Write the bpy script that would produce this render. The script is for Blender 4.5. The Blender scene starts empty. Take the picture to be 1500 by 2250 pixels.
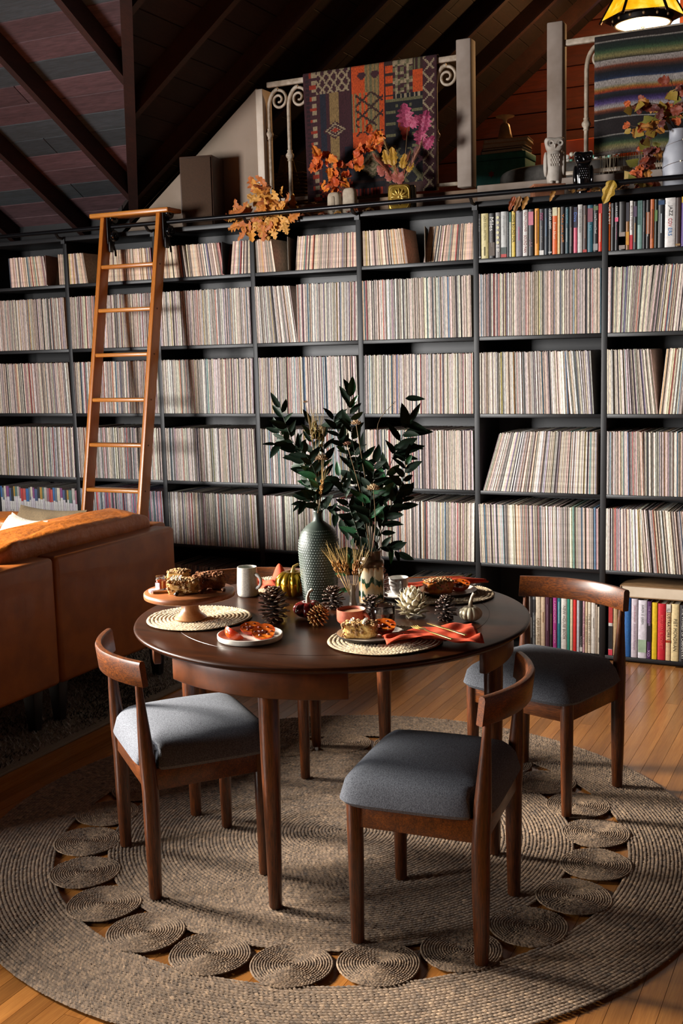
import bpy, bmesh, math, random
import numpy as np
from mathutils import Vector, Matrix
PI = math.pi
R = math.radians
sin, cos = math.sin, math.cos
random.seed(7)
SC = bpy.context.scene
COL = SC.collection

# ------------------------------------------------------------------ camera
def make_camera():
    yaw, pitch, roll = 0.4543, 0.1413, -0.025
    f = Vector((-sin(yaw)*cos(pitch), cos(yaw)*cos(pitch), -sin(pitch)))
    r0 = Vector((cos(yaw), sin(yaw), 0)); u0 = r0.cross(f)
    r = r0*cos(roll)+u0*sin(roll); u = -r0*sin(roll)+u0*cos(roll)
    cam = bpy.data.cameras.new('camera'); ob = bpy.data.objects.new('camera', cam)
    M = Matrix((r, u, -f)).transposed().to_4x4(); M.translation = Vector((1.393, -5.5315, 1.5755))
    ob.matrix_world = M
    cam.sensor_fit = 'VERTICAL'; cam.sensor_height = 36; cam.sensor_width = 24
    cam.lens = 2459.4/2250*36; cam.clip_start = .05
    cam.dof.use_dof = False
    COL.objects.link(ob); SC.camera = ob
make_camera()

# ------------------------------------------------------------------ world, exposure, window light
W = bpy.data.worlds.new('world'); SC.world = W; W.use_nodes = True
bg = W.node_tree.nodes['Background']; bg.inputs[0].default_value = (.55, .7, 1, 1); bg.inputs[1].default_value = .5
SC.view_settings.view_transform = 'Standard'; SC.view_settings.look = 'None'
SC.view_settings.gamma = 1; SC.view_settings.use_curve_mapping = False
SC.view_settings.exposure = 0.0
def area(name, loc, target, sx, sy, power, col, spread=180):
    l = bpy.data.lights.new(name, 'AREA'); l.shape = 'RECTANGLE'; l.size = sx; l.size_y = sy
    l.energy = power; l.color = col; l.spread = R(spread)
    o = bpy.data.objects.new(name, l); o.location = loc
    d = Vector(target)-Vector(loc); o.rotation_euler = d.to_track_quat('-Z', 'Y').to_euler()
    COL.objects.link(o); return o
area('window_daylight', (-4.75, -2.95, 2.25), (-.3, -2.6, .75), .9, 1.1, 225, (1, .925, .83), 70)
area('window_daylight', (-4.68, -5.9, 1.75), (-1.45, 0, 1.15), 1.7, 1.3, 162, (1, .975, .95), 80)

# ------------------------------------------------------------------ helpers
def lin(h):
    if isinstance(h, str):
        h = h.lstrip('#'); c = [int(h[i:i+2], 16)/255 for i in (0, 2, 4)]
    else: c = h
    return tuple(x/12.92 if x <= .04045 else ((x+.055)/1.055)**2.4 for x in c)
def mat_base(name):
    m = bpy.data.materials.new(name); m.use_nodes = True
    nt = m.node_tree; b = nt.nodes['Principled BSDF']; return m, nt, b
def setin(b, **k):
    for n, v in k.items():
        n = {'rough': 'Roughness', 'metal': 'Metallic', 'coat': 'Coat Weight', 'trans': 'Transmission Weight', 'sss': 'Subsurface Weight', 'spec': 'Specular IOR Level', 'ior': 'IOR', 'sheen': 'Sheen Weight', 'alpha': 'Alpha', 'es': 'Emission Strength', 'coatr': 'Coat Roughness'}[n]
        b.inputs[n].default_value = v
def coords(nt, scale=(1, 1, 1), kind='Object', rnd=False):
    tc = nt.nodes.new('ShaderNodeTexCoord'); mp = nt.nodes.new('ShaderNodeMapping'); mp.inputs['Scale'].default_value = scale
    src = tc.outputs[kind]
    if rnd:
        oi = nt.nodes.new('ShaderNodeObjectInfo'); ml = nt.nodes.new('ShaderNodeMath'); ml.operation = 'MULTIPLY'; ml.inputs[1].default_value = 37
        nt.links.new(oi.outputs['Random'], ml.inputs[0])
        nt.links.new(ml.outputs[0], mp.inputs['Location'])
    nt.links.new(src, mp.inputs['Vector']); return mp.outputs[0]
def noise(nt, vec, scale, detail=4, rough=.55, dist=0):
    n = nt.nodes.new('ShaderNodeTexNoise'); n.inputs['Scale'].default_value = scale; n.inputs['Detail'].default_value = detail
    n.inputs['Roughness'].default_value = rough; n.inputs['Distortion'].default_value = dist
    nt.links.new(vec, n.inputs['Vector']); return n.outputs[0]
def ramp(nt, fac, stops):
    r = nt.nodes.new('ShaderNodeValToRGB'); e = r.color_ramp.elements
    while len(e) > 1: e.remove(e[-1])
    e[0].position = stops[0][0]; e[0].color = (*stops[0][1], 1)
    for p, c in stops[1:]:
        k = e.new(p); k.color = (*c, 1)
    nt.links.new(fac, r.inputs[0]); return r.outputs[0]
def mix(nt, a, b, fac, mode='MIX'):
    m = nt.nodes.new('ShaderNodeMix'); m.data_type = 'RGBA'; m.blend_type = mode
    for s, v in ((6, a), (7, b), (0, fac)):
        if hasattr(v, 'links'): nt.links.new(v, m.inputs[s])
        elif s == 0: m.inputs[0].default_value = v
        else: m.inputs[s].default_value = (*v, 1)
    return m.outputs[2]
def bump(nt, b, h, strength=.3, dist=.002):
    n = nt.nodes.new('ShaderNodeBump'); n.inputs['Strength'].default_value = strength; n.inputs['Distance'].default_value = dist
    nt.links.new(h, n.inputs['Height']); nt.links.new(n.outputs[0], b.inputs['Normal'])
def setcol(nt, b, c):
    nt.links.new(c, b.inputs['Base Color'])
MC = {}
def P(name, c, rough=.5, c2=None, ns=30, bs=0, bscale=200, bdist=.001, **k):
    """plain procedural material: colour c varied towards c2 by noise, optional bump"""
    if name in MC: return MC[name]
    m, nt, b = mat_base(name); setin(b, rough=rough, **k)
    c = lin(c)
    c2 = lin(c2) if c2 else tuple(x*.78 for x in c)
    v = coords(nt)
    n = noise(nt, v, ns)
    setcol(nt, b, ramp(nt, n, [(.35, c2), (.62, c)]))
    if bs: bump(nt, b, noise(nt, v, bscale, 3), bs, bdist)
    MC[name] = m; return m
def wood(name, c1, c2, c3=None, axis=2, scale=6, stretch=14, rough=.4, bs=.15, rnd=False, coat=0, varo=0, streak=.5, spec=.5):
    if name in MC: return MC[name]
    m, nt, b = mat_base(name); setin(b, rough=rough, coat=coat, coatr=.25, spec=spec)
    s = [stretch]*3; s[axis] = 1
    v = coords(nt, s, rnd=rnd)
    n1 = noise(nt, v, scale*.35, 3, .6, .6); n2 = noise(nt, v, scale*3, 5, .65, .2)
    c1, c2 = lin(c1), lin(c2); c3 = lin(c3) if c3 else tuple(x*.6 for x in c1)
    a = ramp(nt, n1, [(.3, c1), (.7, c2)])
    d = ramp(nt, n2, [(.38, (1, 1, 1)), (.62, (0, 0, 0))])
    col = mix(nt, a, c3, mix(nt, (0, 0, 0), (streak,)*3, d))
    if varo:
        oi = nt.nodes.new('ShaderNodeObjectInfo')
        g = ramp(nt, oi.outputs['Random'], [(0, (1-varo,)*3), (.5, (1, 1, 1)), (1, (1+varo,)*3)])
        col = mix(nt, col, g, 1.0, 'MULTIPLY')
    setcol(nt, b, col)
    bump(nt, b, n2, bs, .001)
    MC[name] = m; return m
def vcol(name, rough=.7, ns=0, amt=.3, stretch=(1, 1, 1), bs=0, bscale=300, bdist=.001, **k):
    """material that takes its colour from the mesh's colour attribute 'Col' (printed / dyed colour)"""
    if name in MC: return MC[name]
    m, nt, b = mat_base(name); setin(b, rough=rough, **k)
    a = nt.nodes.new('ShaderNodeAttribute'); a.attribute_name = 'Col'
    c = a.outputs['Color']
    if ns:
        n = noise(nt, coords(nt, stretch), ns, 3, .7)
        c = mix(nt, c, ramp(nt, n, [(.3, (1-amt,)*3), (.7, (1+amt*.5,)*3)]), 1.0, 'MULTIPLY')
    setcol(nt, b, c)
    if bs: bump(nt, b, noise(nt, coords(nt, stretch), bscale, 3), bs, bdist)
    MC[name] = m; return m
def emis(name, c, s, base=None):
    if name in MC: return MC[name]
    m, nt, b = mat_base(name); c = lin(c)
    b.inputs['Base Color'].default_value = (*(lin(base) if base else c), 1)
    b.inputs['Emission Color'].default_value = (*c, 1); b.inputs['Emission Strength'].default_value = s
    MC[name] = m; return m

class G:
    """collects geometry for ONE mesh object"""
    def __init__(s): s.v = []; s.f = []; s.m = []; s.c = []; s.cur = 0; s.cc = (1, 1, 1); s.M = None
    def add(s, vs, fs):
        o = len(s.v)
        if s.M is not None: vs = [s.M @ Vector(p) for p in vs]
        s.v.extend([tuple(p) for p in vs]); s.f.extend([tuple(i+o for i in f) for f in fs])
        s.m.extend([s.cur]*len(fs)); s.c.extend([s.cc]*len(fs)); return s
    def box(s, x0, x1, y0, y1, z0, z1, lean=0, T=None):
        vs = [(x, y, z) for z in (z0, z1) for y in (y0, y1) for x in (x0, x1)]
        if lean: vs = [(x+lean*(z-z0), y, z) for x, y, z in vs]
        if T is not None: vs = [T @ Vector(p) for p in vs]
        return s.add(vs, [(0, 2, 3, 1), (4, 5, 7, 6), (0, 1, 5, 4), (2, 6, 7, 3), (0, 4, 6, 2), (1, 3, 7, 5)])
    def prism(s, poly, d):
        """extrude a polygon (list of 3-D points) by the vector d"""
        n = len(poly); d = Vector(d)
        vs = [Vector(p) for p in poly]+[Vector(p)+d for p in poly]
        return s.add(vs, [tuple(range(n))[::-1], tuple(range(n, 2*n))]+[(i, (i+1) % n, n+(i+1) % n, n+i) for i in range(n)])
    def lathe(s, prof, seg=32, c=(0, 0, 0), wob=None, cap=True):
        vs = []; fs = []; n = len(prof)
        for i, (r, z) in enumerate(prof):
            for j in range(seg):
                t = 2*PI*j/seg; rr = r*(wob(t, i/(n-1)) if wob else 1)
                vs.append((c[0]+rr*cos(t), c[1]+rr*sin(t), c[2]+z))
        for i in range(n-1):
            for j in range(seg):
                k = (j+1) % seg; fs.append((i*seg+j, i*seg+k, (i+1)*seg+k, (i+1)*seg+j))
        if cap:
            fs.append(tuple(range(seg))[::-1]); fs.append(tuple(range((n-1)*seg, n*seg)))
        return s.add(vs, fs)
    def tube(s, pts, rad, seg=8, cap=True, flat=1):
        pts = [Vector(p) for p in pts]; n = len(pts)
        if not hasattr(rad, '__len__'): rad = [rad]*n
        vs = []; fs = []; up = Vector((0, 0, 1)); prev = None
        for i, p in enumerate(pts):
            d = (pts[min(i+1, n-1)]-pts[max(i-1, 0)]).normalized()
            if prev is None:
                a = d.cross(up); a = a if a.length > .1 else d.cross(Vector((1, 0, 0)))
            else: a = prev-d*prev.dot(d)
            a.normalize(); prev = a; b = d.cross(a)
            for j in range(seg):
                t = 2*PI*j/seg; vs.append(p+a*(cos(t)*rad[i])+b*(sin(t)*rad[i]*flat))
        for i in range(n-1):
            for j in range(seg):
                k = (j+1) % seg; fs.append((i*seg+j, i*seg+k, (i+1)*seg+k, (i+1)*seg+j))
        if cap: fs.append(tuple(range(seg))[::-1]); fs.append(tuple(range((n-1)*seg, n*seg)))
        return s.add(vs, fs)
    def grid(s, fn, nu, nv, closeu=False):
        vs = [fn(i/nu, j/nv) for j in range(nv+1) for i in range(nu+(0 if closeu else 1))]
        w = nu if closeu else nu+1; fs = []
        for j in range(nv):
            for i in range(nu):
                k = (i+1) % w; fs.append((j*w+i, j*w+k, (j+1)*w+k, (j+1)*w+i))
        return s.add(vs, fs)
    def ball(s, c, r, seg=12, rings=8, e1=1, e2=1, fn=None):
        """(super)ellipsoid"""
        pw = lambda x, e: math.copysign(abs(x)**e, x)
        r = r if hasattr(r, '__len__') else (r, r, r)
        def q(u, v):
            a = 2*PI*u; b = -PI/2+PI*v
            p = Vector((r[0]*pw(cos(b), e1)*pw(cos(a), e2), r[1]*pw(cos(b), e1)*pw(sin(a), e2), r[2]*pw(sin(b), e1)))
            if fn: p = fn(p)
            return Vector(c)+p
        return s.grid(q, seg, rings, True)
    def mesh(s, name, mats, smooth=None):
        me = bpy.data.meshes.new(name); me.from_pydata(s.v, [], s.f)
        for m in (mats if isinstance(mats, (list, tuple)) else [mats]): me.materials.append(m)
        if any(s.m): me.polygons.foreach_set('material_index', s.m)
        if any(c != (1, 1, 1) for c in s.c):
            a = me.color_attributes.new('Col', 'FLOAT_COLOR', 'CORNER')
            n = np.array([len(f) for f in s.f]); cc = np.repeat(np.array([(*c, 1) for c in s.c], dtype=np.float32), n, axis=0)
            a.data.foreach_set('color', cc.ravel())
        me.validate()
        if smooth is not None:
            me.polygons.foreach_set('use_smooth', [True]*len(me.polygons))
            if smooth < 180: me.set_sharp_from_angle(angle=R(smooth))
        return me
    def obj(s, name, mats, parent=None, smooth=None, bevel=0, loc=None, sub=0, seg=2):
        return link(name, s.mesh(name, mats, smooth), parent, loc, bevel, sub, seg)
def link(name, me, parent=None, loc=None, bevel=0, sub=0, seg=2):
    o = bpy.data.objects.new(name, me); COL.objects.link(o)
    if parent: o.parent = parent
    if loc is not None: o.location = loc
    if bevel:
        m = o.modifiers.new('bevel', 'BEVEL'); m.width = bevel; m.segments = seg; m.limit_method = 'ANGLE'; m.angle_limit = R(35)
        me.polygons.foreach_set('use_smooth', [True]*len(me.polygons)); me.set_sharp_from_angle(angle=R(40)) if not bevel else None
        m.harden_normals = False
    if sub:
        m = o.modifiers.new('sub', 'SUBSURF'); m.levels = sub; m.render_levels = sub
    return o
def tag(o, label=None, cat=None, group=None, kind=None):
    if label: o['label'] = label
    if cat: o['category'] = cat
    if group: o['group'] = group
    if kind: o['kind'] = kind
    return o
def thing(name, label, cat, loc=(0, 0, 0), rz=0, group=None):
    o = bpy.data.objects.new(name, None); COL.objects.link(o); o.empty_display_size = .05
    o.location = loc; o.rotation_euler = (0, 0, rz); return tag(o, label, cat, group)
def copytree(src, loc, rz, label, group=None):
    def rec(o, par):
        c = o.copy(); COL.objects.link(c); c.parent = par
        for ch in list(o.children): rec(ch, c)
        return c
    r = rec(src, None); r.location = loc; r.rotation_euler = (0, 0, rz); tag(r, label, None, group); return r
def S(o): o['kind'] = 'structure'; return o

def text_mesh(txt, height, width=None, ext=.0004):
    cu = bpy.data.curves.new('lettering', 'FONT'); cu.body = txt; cu.size = 1; cu.extrude = 0; cu.resolution_u = 2
    cu.align_x = 'CENTER'; cu.align_y = 'CENTER'
    o = bpy.data.objects.new('tmp', cu); COL.objects.link(o)
    dg = bpy.context.evaluated_depsgraph_get(); me = bpy.data.meshes.new_from_object(o.evaluated_get(dg))
    bpy.data.objects.remove(o); bpy.data.curves.remove(cu)
    n = len(me.vertices); co = np.empty(n*3, dtype=np.float32); me.vertices.foreach_get('co', co); co = co.reshape(-1, 3)
    if n:
        lo, hi = co.min(0), co.max(0); co -= (lo+hi)/2
        co[:, 1] *= height/(hi[1]-lo[1]); co[:, 0] *= (width/(hi[0]-lo[0])) if width else height/(hi[1]-lo[1])
    me.vertices.foreach_set('co', co.ravel()); me.update(); me.name = 'lettering'
    return me
SPINE = Matrix(((0, 1, 0), (0, 0, -1), (-1, 0, 0)))   # reads top to bottom on a spine that faces -Y
def lettering(txt, h, w, c, loc, parent, M=SPINE):
    me = text_mesh(txt, h, w); me.materials.append(P('ink_'+c.strip('#'), c, .6))
    me.transform(M.to_4x4()); o = link('lettering', me, parent, loc); return o

# ------------------------------------------------------------------ shared materials
M_walnut = wood('walnut', '#74390f', '#45210a', '#1f0d04', axis=2, scale=9, stretch=14, rough=.38, coat=.15, bs=.08, streak=.8)
M_walnut_x = wood('walnut_rail', '#84440f', '#52290c', '#260f05', axis=0, scale=9, stretch=12, rough=.38, coat=.15, bs=.08, streak=.8)
M_table = wood('walnut_table', '#3e1e0c', '#281308', '#160a04', axis=0, scale=5, stretch=12, rough=.3, coat=0, bs=.05, streak=.5, spec=.22)
M_floor = wood('oak_floor', '#b67a3c', '#9c622c', '#7a4820', axis=1, scale=3.5, stretch=22, rough=.24, rnd=True, varo=.3, coat=.2, bs=.05, streak=.35)
M_ladder = wood('ladder_wood', '#c77a2c', '#b3671f', '#8d4c14', axis=2, scale=5, stretch=12, rough=.4, coat=.3, bs=.05, streak=.35)
M_shelf = wood('black_stained_wood', '#161518', '#0f0e10', '#080808', axis=2, scale=4, stretch=8, rough=.5, bs=.3, streak=.5)
M_ceil = wood('dark_ceiling_board', '#624548', '#4e3638', '#2e1e1f', axis=0, scale=4, stretch=9, rough=.75, bs=.4, rnd=True, varo=.25, streak=.5)
M_ceil2 = wood('grey_ceiling_board', '#41454a', '#34383a', '#232525', axis=0, scale=4, stretch=9, rough=.75, bs=.4, rnd=True, varo=.2, streak=.5)
M_ceily = wood('dark_brown_ceiling_board', '#2c1a14', '#20130f', '#110a08', axis=1, scale=4, stretch=9, rough=.75, bs=.4, rnd=True, varo=.25, streak=.5)
M_rafter = wood('dark_rafter', '#3a1b13', '#2b130e', '#180a07', axis=1, scale=4, stretch=8, rough=.65, bs=.4, streak=.5)
M_white = P('cream_paint', '#d9cbbb', .55, '#cbbba9', 12, .15, 60)
M_plaster = P('pale_plaster', '#9c8a7a', .9, '#92806f', 5, .1, 90)
M_black = P('black_iron', '#17171a', .3, metal=.6)
M_blackm = P('black_bracket', '#121214', .45)
M_leather = P('tan_leather', '#a2580f', .45, '#8c490c', 9, .25, 260, .0015, coat=.1)
M_leather2 = P('tan_leather_cushion', '#b9671c', .42, '#9e5513', 7, .5, 22, .012, coat=.1)
M_darkleg = P('dark_leg', '#150f0d', .5)
M_grey = P('grey_wool_upholstery', '#6c7078', .95, '#43464e', 330, .6, 500, .0015)
M_jute = None
M_cream = P('cream_ceramic', '#ddd6ca', .35, '#cfc7b9', 40)
M_whitec = P('white_ceramic', '#e4e2de', .3, '#d8d4ce', 20)
M_brass = P('brass', '#b58a3f', .28, '#9a7232', 60, metal=1)
M_gold = P('gold_glaze', '#b98f2a', .2, '#9c7620', 25, metal=.9)
M_goldw = P('gold_tips', '#a8742c', .45, '#8a5a1f', 60, metal=.3)
M_stem = P('dry_stem', '#8a6f4a', .7)
M_green = P('dark_green_leaf', '#122a17', .65, '#0a170d', 20, spec=.2)
M_green2 = P('bright_green_leaf', '#2e6a3e', .45, '#1e4a2c', 20)
M_gtwig = P('green_twig', '#26331f', .6)
M_orangec = P('orange_linen', '#c23c06', .85, '#a43004', 60, .4, 900, .0006)

# ================================================================== STRUCTURE
XL, XR, YB, YF = -4.6, 3.2, .62, -7.6
fl = S(G().box(XL, XR, YF, YB, -.12, -.013).obj('floor', M_floor))
# individual floorboards, running towards the shelf
bw = .057; variants = {}
x = -1.66; nb = 0
while x < 1.45:
    y = -3.95+random.uniform(-.7, 0)
    while y < -.02:
        L = random.choice([.8, 1.0, 1.2, 1.5]); y1 = min(y+L, -.0)
        ln = round(y1-y, 3)
        if ln > .03:
            if ln not in variants:
                g = G().box(.0006, bw-.0006, 0, ln-.001, -.012, 0); variants[ln] = g.mesh('floorboard', M_floor)
            o = link('floorboard', variants[ln], fl, (x, y, 0)); nb += 1
        y = y1 if y1 < 0 else 1
    x += bw
# walls
def wall(name, vs_boxes, m):
    g = G()
    for b in vs_boxes: g.box(*b)
    return S(g.obj(name, m))
M_wallw = wood('dark_wall_wood', '#4a2c20', '#3a2119', '#241410', axis=0, scale=3, stretch=6, rough=.7)
H = 4.9
# left wall with a window opening, front wall (behind the camera) with another
wy0, wy1, wz0, wz1 = -3.6, -2.2, 1.3, 2.9
ny0, ny1, nz0, nz1 = -6.8, -5.0, 1.05, 2.5
wall('wall_left', [(XL-.06, XL, YF, ny0, 0, H), (XL-.06, XL, ny1, wy0, 0, H), (XL-.06, XL, wy1, YB+.1, 0, H), (XL-.06, XL, wy0, wy1, 0, wz0), (XL-.06, XL, wy0, wy1, wz1, H), (XL-.06, XL, ny0, ny1, 0, nz0), (XL-.06, XL, ny0, ny1, nz1, H)], M_wallw)
g = G()
for yy in (wy0, wy1-.05): g.box(XL-.06, XL-.01, yy, yy+.05, wz0, wz1)
for zz in (wz0, wz1-.05, (wz0+wz1)/2): g.box(XL-.06, XL-.01, wy0, wy1, zz, zz+.04)
S(g.obj('window_1', M_white))
wall('wall_front', [(XL-.1, XR+.1, YF-.12, YF, 0, H)], M_wallw)
g = G()
for yy in (ny0, (ny0+ny1)/2, ny1-.05): g.box(XL-.06, XL-.01, yy, yy+.04, nz0, nz1)
for zz in (nz0, nz1-.05): g.box(XL-.06, XL-.01, ny0, ny1, zz, zz+.04)
S(g.obj('window_2', M_white))
wall('wall_right', [(XR, XR+.12, YF, 4.0, 0, H)], M_wallw)
wall('wall_back', [(XL, XR, .36, .46, 0, 2.25), (XL, -2.95, .58, .66, 2.335, 2.52)], M_shelf)
# loft floor and gable wall of red-stained boards
S(G().box(XL, XR, .36, 3.9, 2.25, 2.33).obj('floor_loft', M_ceily))
M_gable = wood('red_gable_board', '#5c2212', '#4b1a0d', '#2c0e07', axis=0, scale=3, stretch=8, rough=.6, rnd=True, varo=.2)
gw = S(G().box(XL, XR, 3.82, 3.92, 2.3, H).obj('wall_back_loft', M_gable))
for k in range(15):
    z = 2.33+k*.165; G().box(-3.0, 1.9, 3.79, 3.82, z+.004, z+.161).obj('plank', M_gable, gw, bevel=.003)
# window in the gable: a pane of sky, frame and bars
w3 = S(G().box(-.50, -.44, 3.74, 3.80, 3.92, 4.30).box(-.15, -.06, 3.74, 3.80, 3.92, 4.30).box(-.50, -.06, 3.74, 3.80, 3.86, 3.94).box(-.50, -.06, 3.74, 3.80, 4.26, 4.32).obj('window_3', P('orange_trim', '#b8531c', .5)))
G().box(-.445, -.145, 3.765, 3.78, 3.93, 4.27).obj('pane', emis('sky_pane', '#9fc4ea', 3.0), w3)

# ---- roof.  plane A: z = zA - tA*(Y-.3), plane B: z = zV + tB*(X-XV)
XV, YV, ZV, tA, tB = -2.827, .30, 2.508, .554, .7536
dA, dB = .125, .14                      # rafter depth above the rafters' lower edges (vertical)
xval = lambda y: XV+(YV-y)*tA/tB        # x of the valley at a given y
zA = lambda y: ZV+tA*(YV-y)
zB = lambda x: ZV+tB*(x-XV)
ceilA = S(G().prism([(XL, .62, zA(.62)+.2), (XV-.2, .62, zA(.62)+.2), (xval(-3.3), -3.3, zA(-3.3)+.2), (XL, -3.3, zA(-3.3)+.2)], (0, 0, .05)).obj('ceiling_left', M_rafter))
pw = .142*cos(math.atan(tA)); y = .62; k = 0
while y > -3.2:
    y2 = y-pw; xe = [XL, random.uniform(-4.2, -3.0), None]
    if random.random() < .5: xe = [XL, None]
    for a, b in zip(xe[:-1], xe[1:]):
        for_end = b is None
        b1 = xval(y) if for_end else b; b2 = xval(y2) if for_end else b
        g_ = .003
        poly = [(a+g_, y-g_, zA(y-g_)+dA), (b1-g_, y-g_, zA(y-g_)+dA), (b2-g_, y2+g_, zA(y2+g_)+dA), (a+g_, y2+g_, zA(y2+g_)+dA)]
        G().prism(poly, (0, 0, .03)).obj('ceiling_plank', (M_ceil2 if (k % 7) in (2, 5, 6) else M_ceil), ceilA)
    y = y2; k += 1
for k, xx in enumerate([-2.835, -3.43, -4.025, -2.24, -1.645, -1.05]):
    w = .04; ya = .6; yb = -3.2
    # start where the rafter meets the valley
    ystart = YV-(xx+w-XV)*tB/tA if xx > XV-.05 else .6
    G().prism([(xx, ystart, zA(ystart)), (xx+w, ystart, zA(ystart)), (xx+w, ystart, zA(ystart)+dA), (xx, ystart, zA(ystart)+dA)], (0, yb-ystart, zA(yb)-zA(ystart))).obj('rafter', M_rafter, ceilA)
# plane B
ridge = .35
def yval(x): return YV-(x-XV)*tB/tA
ceilB = S(G().prism([(XV-.35, 3.9, zB(XV-.35)+.22), (ridge, 3.9, zB(ridge)+.22), (ridge, yval(ridge), zB(ridge)+.22), (XV-.35, YV+.4, zB(XV-.35)+.22)], (0, 0, .05)).obj('ceiling_loft', M_rafter))
pw = .142*cos(math.atan(tB)); x = XV-.3
while x < ridge-.02:
    x2 = min(x+pw, ridge); g_ = .003
    cut = random.uniform(.8, 2.8)
    for a, b in ((None, cut), (cut, 3.8)):
        a1 = yval(max(x, XV-.1)) if a is None else a; a2 = yval(max(x2, XV-.1)) if a is None else a
        poly = [(x+g_, a1+g_, zB(x+g_)+dB), (x+g_, b-g_, zB(x+g_)+dB), (x2-g_, b-g_, zB(x2-g_)+dB), (x2-g_, a2+g_, zB(x2-g_)+dB)]
        G().prism(poly, (0, 0, .03)).obj('ceiling_plank', M_ceily, ceilB)
    x = x2
for k in range(-4, 6):
    yy = .27+.6*k; w = .045
    xs = XV-.3 if yy > YV else XV+(YV-yy)*tA/tB
    if xs > ridge: continue
    G().prism([(xs, yy, zB(xs)), (xs, yy+w, zB(xs)), (xs, yy+w, zB(xs)+dB), (xs, yy, zB(xs)+dB)], (ridge-xs, 0, zB(ridge)-zB(xs))).obj('rafter', M_rafter, ceilB)
# valley beam
d = Vector((tA/tB, -1, tA)); a = Vector((.8, .6, 0))*.028
p0 = Vector((XV, YV, ZV-.02))+d*-.2
G().prism([p0-a, p0+a, p0+a+Vector((0, 0, .17)), p0-a+Vector((0, 0, .17))], d*4.0).obj('valley_beam', M_rafter, ceilB)
# other slope of the loft roof and the flat closing slab over the room
zr = zB(ridge)+.14
S(G().prism([(ridge, 3.9, zr), (XR+.1, 3.9, zr-tB*(XR+.1-ridge)+0), (XR+.1, -4.2, zr-tB*(XR+.1-ridge)), (ridge, -4.2, zr)], (0, 0, .05)).obj('ceiling_right', M_ceily))
S(G().box(XL-.1, XR+.1, YF-.1, -3.2, 4.86, 4.92).box(XL-.1, XR+.1, -3.2, 4, 5.1, 5.15).obj('ceiling', M_rafter))
# pale sloping gable infill beside the railing, with the timber edge
gx0, gx1, gy = -2.98, -1.955, .34
gz = lambda x: 3.10+(x-gx1)*.775
S(G().prism([(gx0, gy, 2.33), (gx1, gy, 2.33), (gx1, gy, gz(gx1)), (gx0, gy, gz(gx0))], (0, .06, 0)).obj('wall_loft', M_plaster, bevel=.004))
S(G().box(gx1, gx1+.045, gy-.01, gy+.1, 2.33, 3.09).obj('trim_1', M_white, bevel=.003))
# white beam along the loft edge (two lengths, worn paint) and cornice
M_beam = P('worn_white_paint', '#a3958a', .7, '#7d6c5e', 3.2, .2, 70)
S(G().box(-1.91, -.62, .34, .44, 2.325, 2.425).obj('trim_2', P('brown_beam_paint', '#9c8068', .7, '#7f654f', 4), bevel=.004))
S(G().box(-.62, 1.0, .335, .44, 2.325, 2.44).obj('trim_3', M_beam, bevel=.004))

# ================================================================== RECORD SHELF
X0, DX = -3.1362, .6552
DV = [X0+i*DX for i in range(-2, 7)]     # upright centres; DV[2] is the first one seen at the left
ZS = [.464, .8459, 1.2453, 1.6398, 2.0304]
shelf = thing('record_shelf', 'wall-wide black-stained shelving unit packed with records behind the table', 'shelf')
for xd in DV:
    G().box(xd-.0145, xd+.0145, .004, .33, 0, 2.285).obj('upright', M_shelf, shelf, bevel=.0015)
M_shelfx = wood('black_stained_board', '#18171a', '#101012', '#090909', axis=0, scale=4, stretch=8, rough=.45, bs=.3, streak=.5)
for i in range(len(DV)-1):
    a, b = DV[i]+.0145, DV[i+1]-.0145
    for z in [.025]+ZS:
        G().box(a, b, .006, .33, z-.021, z-.001).obj('shelf_board', M_shelfx, shelf, bevel=.0015)
    G().box(a-.0145, b+.0145, .332, .345, .0, 2.285).obj('back_panel', M_shelfx, shelf)
G().box(DV[0]-.02, DV[-1]+.02, -.004, .336, 2.2855, 2.312).obj('top_board', M_shelfx, shelf, bevel=.002)
# ladder rail
rail = thing('ladder_rail', 'long black iron ladder rail running along the top of the shelves', 'rail', (0, 0, 0))
G().tube([(-4.5, -.075, 2.335), (1.0, -.075, 2.335)], .0125, 12).obj('rod', M_black, rail, 60)
for xd in DV[1:]:
    G().tube([(xd, -.006, 2.30), (xd, -.05, 2.303), (xd, -.07, 2.325)], .009, 8).box(xd-.014, xd+.014, -.012, -.0045, 2.27, 2.312).obj('bracket', M_blackm, rail, 50)

# ---- records
PAL = ['#c9bfb2', '#b8aca0', '#d6cfc4', '#a79c92', '#cdbfae', '#8f8984', '#bfae9f', '#ddd8cf', '#a99a8e', '#77706d', '#c2b4a8', '#b5a598', '#9b938e',
       '#c8b9a4', '#d0c7bd', '#b1a79f', '#857c78', '#e4e0da']
ACC = ['#8c3b3d', '#4e6f86', '#a0524b', '#3c4a58', '#b98f63', '#5d7f7c', '#9a7d8c', '#26262a', '#32282a', '#b06a58', '#c5a9ab', '#6c6384', '#ad9a5a', '#35383c', '#4a3f40']
def reccol(rs, warm=0, bright=1):
    c = rs.choice(ACC) if rs.random() < .16 else rs.choice(PAL)
    c = [min(.9, x*1.22*bright*rs.uniform(.88, 1.08)) for x in lin(c)]
    if warm: c = [c[0]*1.08, c[1]*.95, c[2]*.82]
    return tuple(c)
M_rec = vcol('record_sleeve', .6, 55, .5, (6, 6, 1), .2, 400)
def lerp(a, b, t): return a+(b-a)*t
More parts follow.
